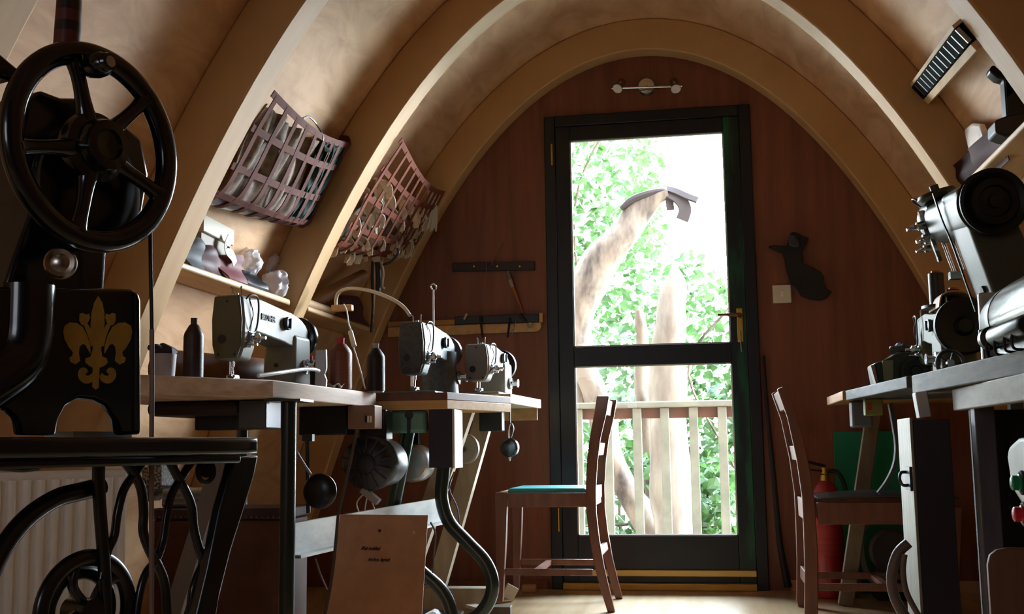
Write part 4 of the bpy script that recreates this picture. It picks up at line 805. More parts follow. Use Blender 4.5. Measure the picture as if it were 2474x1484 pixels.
obj('arm', MB().prism(QL(((-120, 90), (0, 128), (48, 168), (42, 196), (0, 186), (-120, 190)), -.10), -fa*.05), jap, tm, bev=.006)
# round steel knob low on the column
p = Q(146, 636, -.012); obj('steel_knob', MB().lathe([(.012, -.05), (.012, -.018), (.018, -.014), (.0205, -.006), (.0205, .004), (.018, .007), (.012, .005), (.006, .008), (0, .008)], p, (.42, -.9, -.02), n=32), mat('worn_steel', 'a9a49e', .25, 1, col2='77716a', scale=(50, 50, 50)), tm)
plate = [(-160, 690), (318, 698), (336, 706), (342, 725), (343, 1050), (288, 1052), (280, 1012), (258, 980), (228, 965), (190, 963), (160, 982), (143, 1015), (137, 1052), (46, 1052), (40, 1012), (18, 992), (-30, 985), (-160, 985)]
pp_ = obj('front_plate', MB().prism(QL(plate, -.03), -fa*.014), jap, tm, bev=.006, seg=3)
c = catmull(QL(((62, 690), (60, 760), (56, 820), (40, 868), (0, 905), (-60, 945)), -.045), 5); obj('curved_pillar', MB().tube(c, .036, 24), jap, tm)
# gold lily emblem, half outlines mirrored
def zz(x, y): return (x/2.748, 560+y/2.748)
AXX = 645
def emb(L, mirror=False):
    L2 = [((2*AXX-x) if mirror else x, y) for x, y in L]
    return MB().prism(QL([zz(*q) for q in L2], -.0297), fa*.0012)
def stroke(L, w, mirror=False):
    L2 = [zz((2*AXX-x) if mirror else x, y) for x, y in L]; c = catmull(QL(L2, -.0294), 5); return MB().ribbon(c, [fa.cross((c[min(i+1, len(c)-1)]-c[max(i-1, 0)]).normalized()) for i in range(len(c))], [w*(1-.5*abs(2*i/(len(c)-1)-1)**3) for i in range(len(c))], .001)
em = obj('lily_emblem', emb(((650, 428), (625, 470), (607, 540), (601, 620), (610, 700), (616, 780), (600, 830), (566, 842), (566, 870), (590, 890), (615, 905), (612, 1030), (632, 1050), (652, 1035), (657, 905), (690, 890), (712, 868), (705, 840), (675, 828), (668, 780), (678, 700), (690, 620), (690, 540), (675, 470))), dec, tm, smooth=0)
plab(em, 'dull gold fleur-de-lis emblem')
left = ((598, 808), (596, 760), (575, 690), (545, 632), (505, 606), (460, 604), (425, 625), (416, 660), (425, 715), (455, 770), (482, 800), (478, 825), (458, 838), (466, 866), (498, 882), (528, 858), (520, 805), (525, 765), (545, 745), (565, 752), (582, 782))
for m_ in (False, True):
    obj('petal', emb(left, m_), dec, em, smooth=0)
    obj('bud', emb(((527, 545), (548, 540), (566, 552), (588, 545), (594, 570), (582, 602), (562, 624), (540, 618), (525, 590)), m_), dec, em, smooth=0)
    obj('stem', stroke(((566, 612), (590, 660), (606, 710), (612, 760)), .008, m_), dec, em, smooth=0)
    obj('scroll', stroke(((622, 948), (602, 975), (570, 982), (545, 962), (543, 935), (560, 926), (572, 940)), .011, m_), dec, em, smooth=0)
# table of the stand
z0, z1 = .6145, .6395
cr_ = [O+fu*u+fa*v for u, v in ((.306, -.02), (.30, .026), (.27, .032), (-.42, .034), (-.42, -.30), (.29, -.30), (.306, -.27))]
obj('stand_table', MB().prism([V((p.x, p.y, z0)) for p in cr_], (0, 0, z1-z0)), jap, tm, bev=.007, seg=4)
obj('skirt', MB().prism([V((p.x, p.y, z0-.013)) for p in [O+fu*u+fa*v for u, v in ((.28, .01), (-.42, .01), (-.42, -.28), (.28, -.28))]], (0, 0, .0125)), iron, tm, bev=.004)
obj('drawer', MB().prism(QL(((-60, 1108), (108, 1116), (98, 1138), (60, 1142), (-60, 1132)), .0), -fa*.1), iron, tm, bev=.003)
# cast iron stand
end = [(566, 1108), (626, 1100), (616, 1150), (590, 1235), (560, 1330), (530, 1450), (505, 1600), (455, 1600), (478, 1484), (505, 1370), (532, 1235), (556, 1150)]
obj('stand_leg', MB().prism(QL(end, -.005), -fa*.02), iron, tm, bev=.004)
def bar(L, r, v=-.03, nm='scroll_bar'): return obj(nm, MB().tube(catmull(QL(L, v), 6), r, 12), iron, tm)
bar(((405, 1105), (425, 1145), (447, 1185), (463, 1225), (468, 1275), (480, 1325), (490, 1358), (478, 1390), (465, 1430), (460, 1500), (458, 1560)), .0068)
bar(((470, 1105), (446, 1142), (415, 1195), (402, 1250), (394, 1305), (378, 1352), (356, 1380), (342, 1415), (332, 1470), (325, 1540)), .0060)
bar(((292, 1105), (318, 1138), (340, 1178), (347, 1235), (346, 1285), (362, 1332), (382, 1368), (398, 1412), (403, 1484), (404, 1560)), .0068)
bar(((352, 1105), (330, 1140), (300, 1182), (284, 1240), (276, 1295), (258, 1340), (245, 1400)), .0060)
bar(((240, 1100), (238, 1160), (242, 1240), (250, 1340), (255, 1440), (258, 1560)), .0085, nm='centre_post')
mb = MB().cyl(Q(500, 1135, -.02), Q(500, 1135, -.045), .012); mb.torus(Q(497, 1140, -.02), fa, .016, .004, 24, 8); obj('bracket', mb, iron, tm)
obj('belt_guard', MB().tube(catmull(QL(((-80, 1530), (-30, 1400), (15, 1312), (70, 1248), (135, 1205), (195, 1188), (246, 1176)), -.05), 6), .0125, 14), iron, tm)
fc = Q(208, 1478, -.04); sc_ = (Q(208, 1478, -.04)-Q(208, 1330, -.04)).length
fl = obj('treadle_wheel', MB().torus(fc, fa, sc_-.010, .0115, 60, 14, .8), iron, tm)
obj('inner_rim', MB().torus(fc-fa*.012, fa, sc_*.62, .009, 48, 12, .8), iron, fl)
for k in range(5):
    e = fu*math.cos(k*1.2566+.6)+fz*math.sin(k*1.2566+.6); obj('spoke', MB().tube(catmull([fc+e*.01, fc+e*sc_*.5+fa.cross(e)*.012, fc+e*(sc_-.012)], 6), .007, 10), iron, fl)
obj('treadle_hub', MB().cyl(fc-fa*.03, fc+fa*.015, .018), iron, fl)
obj('belt', MB().tube(catmull(QL(((363, 560), (364, 650), (366, 740), (367, 800)), -.012), 4), .0028, 8), mat('dark_belt_leather', '211b1c', .6), tm)
plab(obj('lower_belt', MB().tube(QL(((367, 796), (367, 950), (366, 1100), (366, 1300), (366, 1600)), -.012), .0036, 8), mat('worn_belt_leather', '8a7364', .6, col2='6e5a50', scale=(60, 60, 12)), tm), 'worn pale leather belt')
p0, p1 = Q(142, 1046, -.10), Q(284, 1046, -.10); mb = MB().beam(V((p0.x, p0.y, z1+.005)), V((p1.x, p1.y, z1+.005)), .06, .009); tag(obj('blue_pad', mb, mat('pale_blue_cloth', 'bcd2e6', .7)), 'flat pale blue pad on the treadle table under the arch', 'pad')
# thread reel on top
t = thing('thread_reel', 'tall reel of maroon and black bands with a yellow ring on the treadle machine', 'thread reel', Q(162, 110, -.095))
ax0 = Q(161, 118, -.095); ax1 = Q(168, -4, -.095); dd = (ax1-ax0)
mar = mat('maroon_band', '4e1d20', .35, coat=.3); blk = mat('black_band_thread', '191316', .3, coat=.3)
for i, (f0, f1, m) in enumerate(((0, .30, mar), (.301, .5, blk), (.501, .72, mar), (.721, .93, blk), (.931, .99, mar), (.991, 1.06, mat('yellow_band', 'e8d21a', .4)), (1.061, 1.6, mar))):
    r_ = lambda f: .0185-.0012*f
    obj('thread_band', MB().cyl(ax0+dd*f0, ax0+dd*f1, r_(f0), r_(f1), n=28), m, t)
# ---------------------------------------------------------------- chairs
oak = mat('brown_chair_wood', '7a4a34', .4, col2='5f3727', scale=(25, 25, 5), detail=6, coat=.2)
def side(L, Y, th, dirY=1): return MB().prism([at(x, y, Y=Y) for x, y in L], (0, th*dirY, 0))
def chair(label, YN, YF, post, seat, front, seatm, sgn, rails):
    """side-on chair; outlines are the near side frame at YN"""
    cx = at((post[0][0]+seat[0][0])/2, 1300, Y=YN).x
    t = thing('dining_chair', label, 'chair', (cx, (YN+YF)/2, 0), 0, 'wooden dining chairs')
    pts = [at(x, y, Y=YN) for x, y in post]; mn = min(p.z for p in pts)
    for Y in (YN, YF-.03): obj('back_post', MB().prism([V((p.x, Y, max(0, p.z))) for p in pts], (0, .03, 0)), oak, t, bev=.003)
    fp = [at(x, y, Y=YN) for x, y in front]
    for Y in (YN, YF-.034): obj('front_leg', MB().prism([V((p.x, Y, max(0, p.z))) for p in fp], (0, .034, 0)), oak, t, bev=.003)
    return t, pts, fp
# left chair, seen from the side, facing left
YN, YF = -.69, -.29
post = [(1442, 957), (1471, 957), (1464, 1000), (1450, 1060), (1443, 1115), (1439, 1180), (1440, 1240), (1447, 1300), (1459, 1370), (1473, 1430), (1486, 1481), (1468, 1484), (1452, 1430), (1434, 1360), (1424, 1300), (1416, 1240), (1415, 1180), (1418, 1110), (1426, 1050), (1437, 990)]
front = [(1196, 1190), (1225, 1190), (1222, 1300), (1214, 1456), (1200, 1456), (1197, 1300)]
t, P_, F_ = chair('brown wooden dining chair with a teal seat facing left in front of the door', YN, YF, post, [(1226, 1190)], front, None, -1, None)
zt_, zb_ = at(1300, 1192, Y=YN).z, at(1300, 1226, Y=YN).z; xf0, xf1 = at(1226, 1210, Y=YN).x, at(1417, 1210, Y=YN).x; xl = at(1197, 1200, Y=YN).x
for Y in (YN+.005, YF-.027): obj('seat_rail', MB().bx(xf0, xf1, Y, Y+.022, zb_, zt_), oak, t, bev=.002)
obj('front_rail', MB().bx(xl+.006, xf0-.006, YN+.034, YF-.034, zb_, zt_), oak, t, bev=.002); obj('back_rail', MB().bx(xf1, xf1+.022, YN+.03, YF-.03, zb_, zt_), oak, t)
plab(obj('seat', MB().bx(xf0-.005, xf1-.004, YN+.028, YF-.032, zt_-.008, zt_+.018), mat('teal_vinyl', '5fb0b0', .3, col2='4a9ea0', scale=(6, 6, 6)), t, bev=.010, seg=3), 'teal padded seat')
obj('seat_edge', MB().bx(xl+.01, xf0-.006, YN+.034, YF-.034, zt_-.002, zt_+.006), rawwood, t, bev=.002)
def xpost(z, pts=P_):
    xs = []
    for a, b in zip(pts, pts[1:]+pts[:1]):
        if (a.z-z)*(b.z-z) <= 0 and abs(a.z-b.z) > 1e-6: xs.append(a.x+(b.x-a.x)*(z-a.z)/(b.z-a.z))
    return min(xs), max(xs)
def backrails(t, pts, zs, Y0, Y1, th=.018):
    for nm, za_, zb2 in zs:
        a0, a1 = xpost(za_, pts); b0, b1 = xpost(zb2, pts); ca, cb = (a0+a1)/2, (b0+b1)/2
        obj(nm, MB().prism([V((ca-th/2, Y0, za_)), V((ca+th/2, Y0, za_)), V((cb+th/2, Y0, zb2)), V((cb-th/2, Y0, zb2))], (0, Y1-Y0, 0)), oak, t, bev=.003)
zz_ = lambda y: at(1460, y, Y=YN).z
backrails(t, P_, (('top_rail', zz_(962), zz_(1000)), ('middle_rail', zz_(1070), zz_(1102)), ('lower_back_rail', zz_(1178), zz_(1212)), ('back_stretcher', zz_(1330), zz_(1350))), YN+.03, YF-.03)
zs_ = at(1300, 1383, Y=YN).z
for Y in (YN+.008, YF-.022): obj('side_stretcher', MB().bx(at(1219, 1385, Y=YN).x, at(1434, 1385, Y=YN).x-.004, Y, Y+.014, zs_-.013, zs_+.011), oak, t, bev=.002)
x_ = at(1310, 1385, Y=-.5).x; obj('cross_stretcher', MB().bx(x_-.01, x_+.012, YN+.022, YF-.022, zs_-.010, zs_+.008), oak, t)
# right chair, seen from behind its side, facing right
YN, YF = -.86, -.47
post2 = [(1878, 940), (1892, 934), (1908, 948), (1925, 1000), (1945, 1075), (1960, 1150), (1970, 1230), (1976, 1330), (1977, 1484), (1985, 1540), (1950, 1540), (1944, 1484), (1945, 1380), (1942, 1280), (1938, 1200), (1925, 1110), (1903, 1010)]
front2 = [(2292, 1225), (2325, 1225), (2322, 1330), (2316, 1545), (2298, 1545), (2294, 1330)]
t, P2, F2 = chair('brown wooden dining chair with a black seat facing the right bench', YN, YF, post2, [(2290, 1200)], front2, None, 1, None)
zt_, zb_ = at(2050, 1215, Y=YN).z, at(2050, 1268, Y=YN).z; x0_, x1_ = at(1972, 1230, Y=YN).x, at(2293, 1230, Y=YN).x
for Y in (YN+.004, YF-.026): obj('seat_rail', MB().bx(x0_+.004, x1_, Y, Y+.022, zb_, zt_), oak, t, bev=.002)
obj('front_rail', MB().bx(x1_+.006, x1_+.028, YN+.034, YF-.034, zb_, zt_), oak, t)
zq = at(2050, 1190, Y=YN).z
plab(obj('seat', MB().grid(lambda u, v: V((x0_+.008+(x1_-x0_+.03)*u, YN+.006+(YF-YN-.012)*v, zt_+.003+.030*(math.sin(PI*min(1, max(0, .04+.92*u)))*math.sin(PI*(.04+.92*v)))**.3)), 20, 16, .004), mat('black_vinyl', '1c2022', .28, coat=.2), t, smooth=60), 'padded black seat')
zz_ = lambda y: at(1900, y, Y=YN).z
backrails(t, P2, (('top_rail', zz_(942), zz_(988)), ('middle_rail', zz_(1078), zz_(1115)), ('lower_back_rail', zz_(1210), zz_(1262)), ('back_stretcher', zz_(1392), zz_(1425))), YN+.03, YF-.03, .022)
zs_ = at(2050, 1420, Y=YN).z
for Y in (YN+.008, YF-.022): obj('side_stretcher', MB().bx(at(1974, 1420, Y=YN).x+.004, at(2295, 1420, Y=YN).x, Y, Y+.014, zs_-.014, zs_+.012), oak, t, bev=.002)
x_ = at(2125, 1410, Y=-.66).x; obj('cross_stretcher', MB().bx(x_-.01, x_+.012, YN+.022, YF-.022, zs_-.010, zs_+.008), oak, t)
# ---------------------------------------------------------------- floor things on the right
red = mat('extinguisher_red', 'a51c22', .35, coat=.3); p = at(2000, 1300, Y=-.22)
t = thing('fire_extinguisher', 'red fire extinguisher standing behind the right chair', 'fire extinguisher', (p.x, -.22, 0))
obj('cylinder', MB().lathe([(.05, 0), (.058, .006), (.060, .02), (.060, .37), (.056, .41), (.042, .445), (.022, .465), (.018, .468)], (p.x, -.22, 0), n=40), red, t)
plab(obj('label_band', MB().lathe([(.0603, .17), (.0605, .171), (.0605, .33), (.0603, .331)], (p.x, -.22, 0), n=40), mat('label_red', 'b03a3c', .5, col2='98282c', scale=(2, 2, 60)), t), 'paler printed label band')
plab(obj('valve', MB().lathe([(.019, .466), (.019, .49), (.013, .495), (.013, .52), (0, .52)], (p.x, -.22, 0)), brass, t), 'brass valve')
mb = MB().beam((p.x+.005, -.22, .525), (p.x-.07, -.22, .545), .018, .012).beam((p.x+.005, -.22, .505), (p.x-.06, -.22, .512), .016, .008); obj('lever', mb, blackpl, t)
obj('hose', MB().tube(catmull([(p.x+.015, -.225, .505), (p.x+.05, -.23, .50), (p.x+.075, -.24, .44), (p.x+.072, -.245, .35), (p.x+.07, -.245, .30)]), .009, 10), rubber, t)
a = at(2012, 1044, Y=-.06); tag(obj('green_board', MB().bx(a.x, a.x+.34, -.075, -.06, 0, a.z), mat('green_board', '12805c', .55, col2='0f7050', scale=(5, 5, 5)), bev=.002), 'bright green board leaning against the wall behind the right bench', 'board')
p = at(2138, 1330, Y=-.30); t = thing('clutch_motor', 'brown round motor on the floor behind the right chair', 'motor', (p.x, -.25, 0))
obj('disc', MB().lathe([(.02, 0), (.075, .0), (.085, .008), (.085, .05), (.07, .06)], (p.x+.02, -.35, p.z), (0, 1, 0), n=40), mat('brown_motor', '4e4238', .5, col2='40362e'), t)
obj('housing', MB().cyl((p.x+.02, -.29, p.z), (p.x+.02, -.15, p.z), .062, n=32), dsteel, t); obj('foot', MB().bx(p.x-.04, p.x+.09, -.31, -.17, 0, p.z-.05), iron, t, bev=.006)
tag(obj('belt_hoop', MB().ribbon(catmull([at(x, y, Y=-.42) for x, y in ((2098, 1255), (2082, 1290), (2080, 1335), (2092, 1380), (2118, 1412), (2150, 1425))]), (0, 1, 0), .04, .022), mat('tan_hoop', '6f655a', .6, col2='5d544b'), bev=.003), 'curved grey tan hoop beside the brown motor', 'hoop')
mb = MB().ell((at(2058, 1385, Y=-.25).x, -.22, .05), (.05, .04, .05)).crumple(.02, 20, 4); lo = min(v.co.z for v in mb.bm.verts); mb.xf(Matrix.Translation((0, 0, -lo))); tag(obj('paper_bundle', mb, mat('dim_paper', '7a6a62', .7)), 'dim crumpled bundle on the floor beside the red extinguisher', 'bundle')
# ---------------------------------------------------------------- under the left tables
ribfan = mat('fan_cover', '34363e', .4, .2, col2='2a2c33', scale=(20, 20, 20)); c = at(887, 1120, Y=-1.62)
t = thing('clutch_motor', 'round dark ribbed motor hanging under the middle left table', 'motor', (c.x, -1.5, c.z-.09))
obj('cover', MB().lathe([(.03, -.012), (.050, -.01), (.078, .004), (.086, .018), (.086, .05), (.080, .055), (.03, .055)], (c.x, -1.62, c.z), (0, 1, 0), n=48), ribfan, t)
for k in range(14):
    a_ = k*2*PI/14+.2; e = V((math.cos(a_), 0, math.sin(a_))); obj('fin', MB().beam(V((c.x, -1.634, c.z))+e*.032, V((c.x, -1.622, c.z))+e*.079, .006, .018, (0, 1, 0)), ribfan, t)
plab(obj('hub_cap', MB().lathe([(.030, -.014), (.024, -.018), (0, -.018)], (c.x, -1.62, c.z), (0, 1, 0), n=32), mat('dark_hub', '24242a', .5), t), 'dark smooth hub')
obj('housing', MB().lathe([(.072, .056), (.076, .07), (.076, .20), (.06, .22), (.02, .22)], (c.x, -1.62, c.z), (0, 1, 0), n=40), mat('cast_aluminium', '8e9094', .35, .7), t)
obj('mount', MB().bx(c.x-.05, c.x+.04, -1.55, -1.47, c.z+.07, TZ-.055), iron, t, bev=.006)
mb = MB()
mb.beam((c.x-.02, -1.60, c.z-.08), (c.x+.03, -1.60, c.z-.12), .03, .02); obj('brake_arm', mb, steel, t)
for k, (xa, xb) in enumerate(((862, 870), (884, 880), (900, 908))): obj('wire', MB().tube(catmull([at(886+k*5, 1188, Y=-1.6), at(xa, 1215, Y=-1.6), at(xb, 1250, Y=-1.58), at(xb-4, 1300, Y=-1.58)]), .0022, 6), whitep, t)
c2 = at(1005, 1120, Y=-1.22)
t = thing('motor', 'small bright aluminium motor behind the slanted green leg', 'motor', (c2.x, -1.15, c2.z-.06)); obj('case', MB().lathe([(.02, 0), (.055, .004), (.066, .02), (.066, .09), (.05, .10)], (c2.x-.02, -1.22, c2.z), (0, 1, 0), n=36), mat('bright_aluminium', 'b8babd', .3, .7), t); obj('mount', MB().bx(c2.x-.04, c2.x+.0, -1.19, -1.14, c2.z+.055, TZ-.056), iron, t)
# boxes under the tabletops
def ubox(name, label, cat, x0, x1, y0, y1, Y, dy, m, top=None, **k):
    a, b = at(x0, y0, Y=Y), at(x1, y1, Y=Y); return tag(obj(name, MB().bx(a.x, b.x, Y, Y+dy, b.z, top or a.z), m, bev=k.pop('bev', .004), **k), label, cat)
p0, p1 = at(840, 990, Y=-1.7), at(905, 1036, Y=-1.7)
t = thing('switch_box', 'tan switch box with black and white rockers under the left table edge', 'switch', (p0.x, -1.68, p1.z)); obj('case', MB().bx(p0.x, p1.x, -1.7, -1.62, p1.z, TZ-.047), mat('tan_switch_box', '8a6c58', .55), t, bev=.003)
for k, m in ((0, blackpl), (1, whitep), (2, whitep)): q = at(884+k*6, 1013, Y=-1.703); obj('rocker', MB().box(q, (.0055, .006, .02)), m, t)
t = thing('control_box', 'teal metal control box with a round dark knob under the middle table', 'box', at(967, 1040, Y=-1.42))
a, b = at(906, 992, Y=-1.43), at(1030, 1046, Y=-1.43); obj('case', MB().bx(a.x, b.x, -1.43, -1.39, b.z, TZ-.056), mat('teal_metal', '6f9c95', .4, .1, col2='618b84'), t, bev=.012, seg=3)
q = at(988, 1003, Y=-1.432); obj('slot', MB().cyl(q, q+V((0, -.006, 0)), .013).box(q+V((0, -.003, -.035)), (.010, .006, .05)), mat('dark_slot', '2a2c2c', .5), t)
ubox('motor_bracket', 'dark metal channel box under the far side of the nearest left table', 'box', 722, 838, 1000, 1050, -1.66, .10, mat('dark_channel', '24262a', .4, .3), top=TZ-.047)
ubox('metal_box', 'grey metal box under the near left table next to the tube leg', 'box', 575, 642, 985, 1036, -2.2, .12, mat('grey_metal_box', '4f4e54', .4, .4), top=TZ-.047)
ubox('drip_pan', 'dark metal oil pan under the olive machine', 'pan', 352, 574, 962, 1002, -2.20, .26, mat('oil_pan', '3b3436', .45, .3), top=TZ-.047, bev=.015)
ubox('control_unit', 'dark control unit hanging under the oil pan', 'box', 470, 578, 1004, 1038, -2.10, .10, mat('dark_unit', '24232a', .5))
a = at(655, 992, Y=-2.3); mb = MB().bx(at(652, 992, Y=-2.26).x, at(745, 992, Y=-2.26).x, -2.255, -2.18, TZ-.0525, TZ-.0465); 
# knee lifter pad
p = at(773, 1187, Y=-2.0); t = thing('knee_lifter', 'black oval knee pad on a bent steel rod under the nearest left table', 'knee lifter', p)
obj('pad', MB().ell(p, (.049, .018, .049), n=28, m=16), mat('black_pad', '131316', .3), t)
obj('rod', MB().tube(catmull([at(700, 1040, Y=-1.96), at(705, 1070, Y=-1.96), at(725, 1108, Y=-1.98), at(750, 1146, Y=-1.985)]), .0045, 10), steel, t)
obj('drop_rod', MB().cyl(at(742, 1050, Y=-1.93), at(745, 1240, Y=-1.93), .006).box(at(745, 1058, Y=-1.93), (.03, .02, .02)), iron, t)
# cardboard pattern
t = thing('pattern_board', 'brown card pattern board with two handwritten lines leaning under the left table', 'board', at(905, 1484, Y=-2.1))
A_, B_ = at(822, 1243, Y=-2.03), at(1034, 1245, Y=-2.03); C_, D_ = at(1012, 1600, Y=-2.20), at(770, 1600, Y=-2.20)
def flo(p, q): d = q-p; return p+d*((.001-p.z)/d.z)
C_, D_ = flo(B_, C_), flo(A_, D_); nb = (B_-A_).cross(D_-A_).normalized(); nb = nb if nb.y > 0 else -nb
obj('card', MB().prism([A_, B_, C_, D_], nb*.003), mat('brown_card', 'cda48c', .75, col2='bd957e', scale=(14, 14, 14)), t)
ux = (B_-A_).normalized(); uy = nb.cross(ux); uy = uy if uy.z > 0 else -uy
for body, x, y in (('iPad molded', 896, 1326), ('Archos layout', 916, 1353)):
    c = atp(x, y, A_, nb)-nb*.0006; m_ = text_mesh(body, .0145, .0003, .0002); m_.xf(Matrix.Translation(c) @ Matrix((ux, uy, -nb)).transposed().to_4x4() @ Matrix(((.72, .22, 0, 0), (0, 1, 0, 0), (0, 0, 1, 0), (0, 0, 0, 1)))); plab(obj('handwriting', m_, mat('ink', '120c0c', .8, spec=.1), t, smooth=0), 'small dark handwriting')
for x, y, m in ((917, 1283, mat('hole_dark', '33242a', .6)), (1000, 1287, whitep)): q = atp(x, y, A_, nb); obj('pin_hole', MB().cyl(q+nb*.0005, q-nb*.0009, .0042, n=12), m, t)
tag(obj('hanging_cable', MB().tube(catmull([at(x, y, Y=-2.22) for x, y in ((862, 1040), (850, 1100), (832, 1180), (818, 1240), (812, 1300), (805, 1370), (796, 1430), (784, 1490))]), .0042, 8), mat('grey_cable', '4e4446', .5)), 'grey cable hanging in front of the pattern board', 'cable')
# brown trunk with studs and things on it
zt_ = at(680, 1228, Y=-1.72).z; x1_ = at(683, 1228, Y=-1.72).x
t = thing('travel_trunk', 'brown leather trunk with a studded lid edge standing behind the tube leg', 'trunk', (-1.2, -1.6, 0))
lt = mat('trunk_leather', '5a3529', .5, col2='4a2a20', scale=(9, 9, 9)); obj('body', MB().bx(-1.46, x1_, -1.72, -1.50, 0, zt_-.035), lt, t, bev=.006)
obj('lid', MB().bx(-1.465, x1_+.004, -1.725, -1.495, zt_-.034, zt_), mat('trunk_lid', '3c2624', .5), t, bev=.005)
for i in range(24):
    o = obj('stud', MB().ell((-1.45+i*(x1_+1.44)/23, -1.7265, zt_-.026), (.004, .003, .004), n=8, m=6), mat('dull_stud', '5d544e', .4, .6), t)
gal = mat('galvanised', '8f9290', .4, .5, col2='6f7270', scale=(18, 18, 18)); a, b = at(395, 1105, Y=-1.68), at(510, 1224, Y=-1.68)
t = thing('metal_tray', 'ridged grey metal tray lying on the brown trunk', 'tray', ((a.x+b.x)/2, -1.6, zt_)); obj('shell', MB().bx(a.x, b.x, -1.69, -1.54, zt_+.001, zt_+.06), gal, t, bev=.008)
for k in range(3): obj('ridge', MB().bx(a.x+.01, b.x-.01, -1.695, -1.69, zt_+.012+.016*k, zt_+.018+.016*k), steel, t)
a, b = at(340, 1110, Y=-1.66), at(392, 1180, Y=-1.66); tag(obj('grille_box', MB().prism([at(x, y, Y=-1.66) for x, y in ((342, 1132), (388, 1112), (390, 1175), (342, 1215))], (0, .12, 0)), mat('perforated_grey', '8a8783', .5, col2='3b393a', scale=(160, 160, 160), detail=0, mix=(.45, .55)), bev=.003), 'perforated grey box beside the ridged tray', 'box')
# pale boards leaning behind the stand
tag(obj('leaning_board', MB().beam((-1.17, -2.28, 0), (-1.02, -2.2, .60), .045, .02, (0, 1, 0)), mat('grey_board', '6e645c', .6)), 'grey board leaning behind the treadle stand', 'board')
# radiator
t = thing('radiator', 'white ribbed panel radiator behind the treadle stand at lower left', 'radiator', (-1.25, -2.75, .06)); ra = V((-1.19, -2.38, 0)); rb = V((-1.46, -2.95, 0)); rd = (rb-ra).normalized(); rn = V((-rd.y, rd.x, 0)); rn = rn if rn.x > 0 else -rn
radm = mat('radiator_white', 'e4e2e2', .45); L_ = (rb-ra).length
obj('panel', MB().beam(ra+V((0, 0, .32)), rb+V((0, 0, .32)), .02, .52), radm, t, bev=.006)
n_ = int(L_/.036)
for i in range(n_): q = ra+rd*(.02+i*.036)+rn*.011; obj('rib', MB().cyl(q+V((0, 0, .08)), q+V((0, 0, .56)), .010, n=12), radm, t)
for q in (ra+rd*.06, rb-rd*.06): obj('foot', MB().bx(q.x-.02, q.x+.02, q.y-.03, q.y+.03, 0, .07), radm, t)
# hanging bobbin by the far table end
c = at(1231, 1082, Y=-.62); t = thing('hanging_bobbin', 'shiny round bobbin on a steel loop under the end of the far left table', 'bobbin', c)
obj('drum', MB().lathe([(.014, -.010), (.030, -.008), (.037, 0), (.037, .016), (.03, .022), (.012, .024)], c+V((0, -.01, 0)), (.2, 1, 0), n=36), mat('blue_steel', '6d7c86', .2, .9, col2='39424a', scale=(30, 30, 30)), t)
obj('loop', MB().tube(catmull([c+V((-.004, 0, .03)), c+V((-.004, 0, .07)), c+V((.006, 0, .095)), c+V((.016, 0, .075)), c+V((.006, 0, .04))]), .0038, 8).cyl(c+V((.004, 0, .093)), (c.x+.004, -.62, TZ-.0245), .0025, n=8), steel, t)
obj('tip', MB().cyl(c+V((0, 0, -.036)), c+V((0, 0, -.052)), .006, .003), chrome, t)
a, b = at(1160, 1014, Y=-.7), at(1215, 1042, Y=-.7); tag(obj('slide_bracket', MB().bx(a.x, b.x, -.72, -.66, b.z, TZ-.0245), mat('dark_slide', '2f3236', .4, .4), bev=.004), 'dark metal slide under the far left table', 'bracket')
# S-shaped belt and disc behind the posts
c = at(1122, 1085, Y=-.9); t = thing('pulley', 'pale slotted wheel behind the navy post', 'wheel', c); obj('disc', MB().lathe([(.015, 0), (.050, 0), (.055, .006), (.055, .018), (.015, .02)], c, (.3, 1, 0), n=36), mat('pale_wheel', 'a29c90', .45, .2), t); obj('axle', MB().cyl(c+V((-.01, -.03, 0)), c+V((.02, .08, 0)), .010), steel, t)
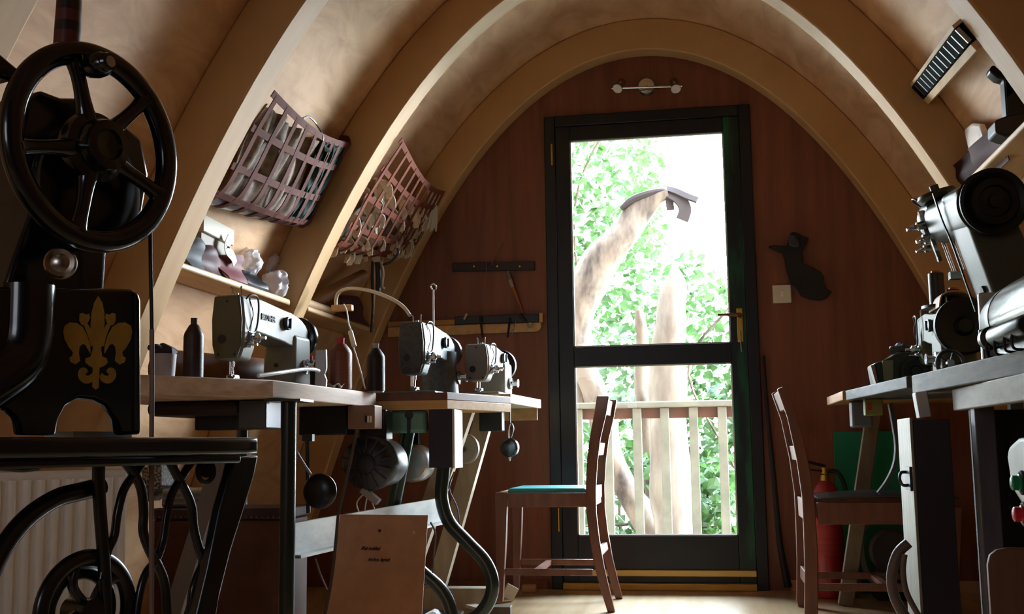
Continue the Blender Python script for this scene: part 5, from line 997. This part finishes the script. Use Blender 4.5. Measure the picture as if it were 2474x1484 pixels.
# floor offcuts
def cut(label, x, y, Y, d, rz, m=rawwood, tilt=0):
    p = at(x, y, Y=Y); R_ = Matrix.Rotation(rz, 3, 'Z') @ Matrix.Rotation(tilt, 3, 'Y'); mb = MB().box((p.x, Y, 0), d, R_); lo = min(v.co.z for v in mb.bm.verts); mb.xf(Matrix.Translation((0, 0, .001-lo))); return tag(obj('wood_offcut', mb, m, bev=.002), label, 'wood offcut')
cut('pale square offcut leaning by the front leg of the left chair', 1232, 1420, -.42, (.05, .03, .055), .3, mat('pale_offcut', 'd2c6b4', .6), .5)
cut('notched pale offcut on the floor under the left chair', 1278, 1408, -.12, (.06, .05, .03), .1)
cut('grey block on the floor at the foot of the curved tube leg', 1210, 1460, -.95, (.075, .06, .055), .05, mat('grey_block', '6e655e', .6))
cut('long pale offcut lying behind the curved tube leg', 1165, 1400, -.75, (.14, .05, .012), -.6, mat('pale_offcut', 'd2c6b4'), .12)
cut('broad tan offcut on the floor inside the tube loop', 1125, 1440, -1.1, (.13, .08, .014), .2)
t = thing('foot_treadle', 'dark foot pedal plate on the floor between the curved tubes', 'pedal', (-.68, -1.25, 0)); obj('plate', MB().box((-.68, -1.25, .05), (.16, .20, .012), Matrix.Rotation(.12, 3, 'X')), iron, t, bev=.004); obj('hinge_bar', MB().cyl((-.77, -1.25, .03), (-.59, -1.25, .03), .010).bx(-.70, -.66, -1.28, -1.22, 0, .045), iron, t)
mb = MB().ell(at(1045, 1445, Y=-1.45), (.045, .04, .05)).crumple(.035, 24, 8); lo = min(v.co.z for v in mb.bm.verts); mb.xf(Matrix.Translation((0, 0, .001-lo))); tag(obj('white_scraps', mb, mat('white_paper', 'd8d6d0'), smooth=0), 'crumpled white scraps on the floor beside the pattern board', 'scraps')
for L, Y, lb in (([(1040, 1262), (1052, 1290), (1048, 1340), (1046, 1385)], -1.6, 'thin grey cable hanging right of the pattern board'), ([(1098, 1140), (1085, 1180), (1105, 1230), (1112, 1290)], -1.1, 'thin dark cable behind the curved tube leg'), ([(762, 1350), (775, 1390), (790, 1425)], -1.9, 'thin steel rod behind the left edge of the pattern board')):
    tag(obj('cable', MB().tube(catmull([at(x, y, Y=Y) for x, y in L]), .003, 8), mat('grey_cable', '4e4446')), lb, 'cable')
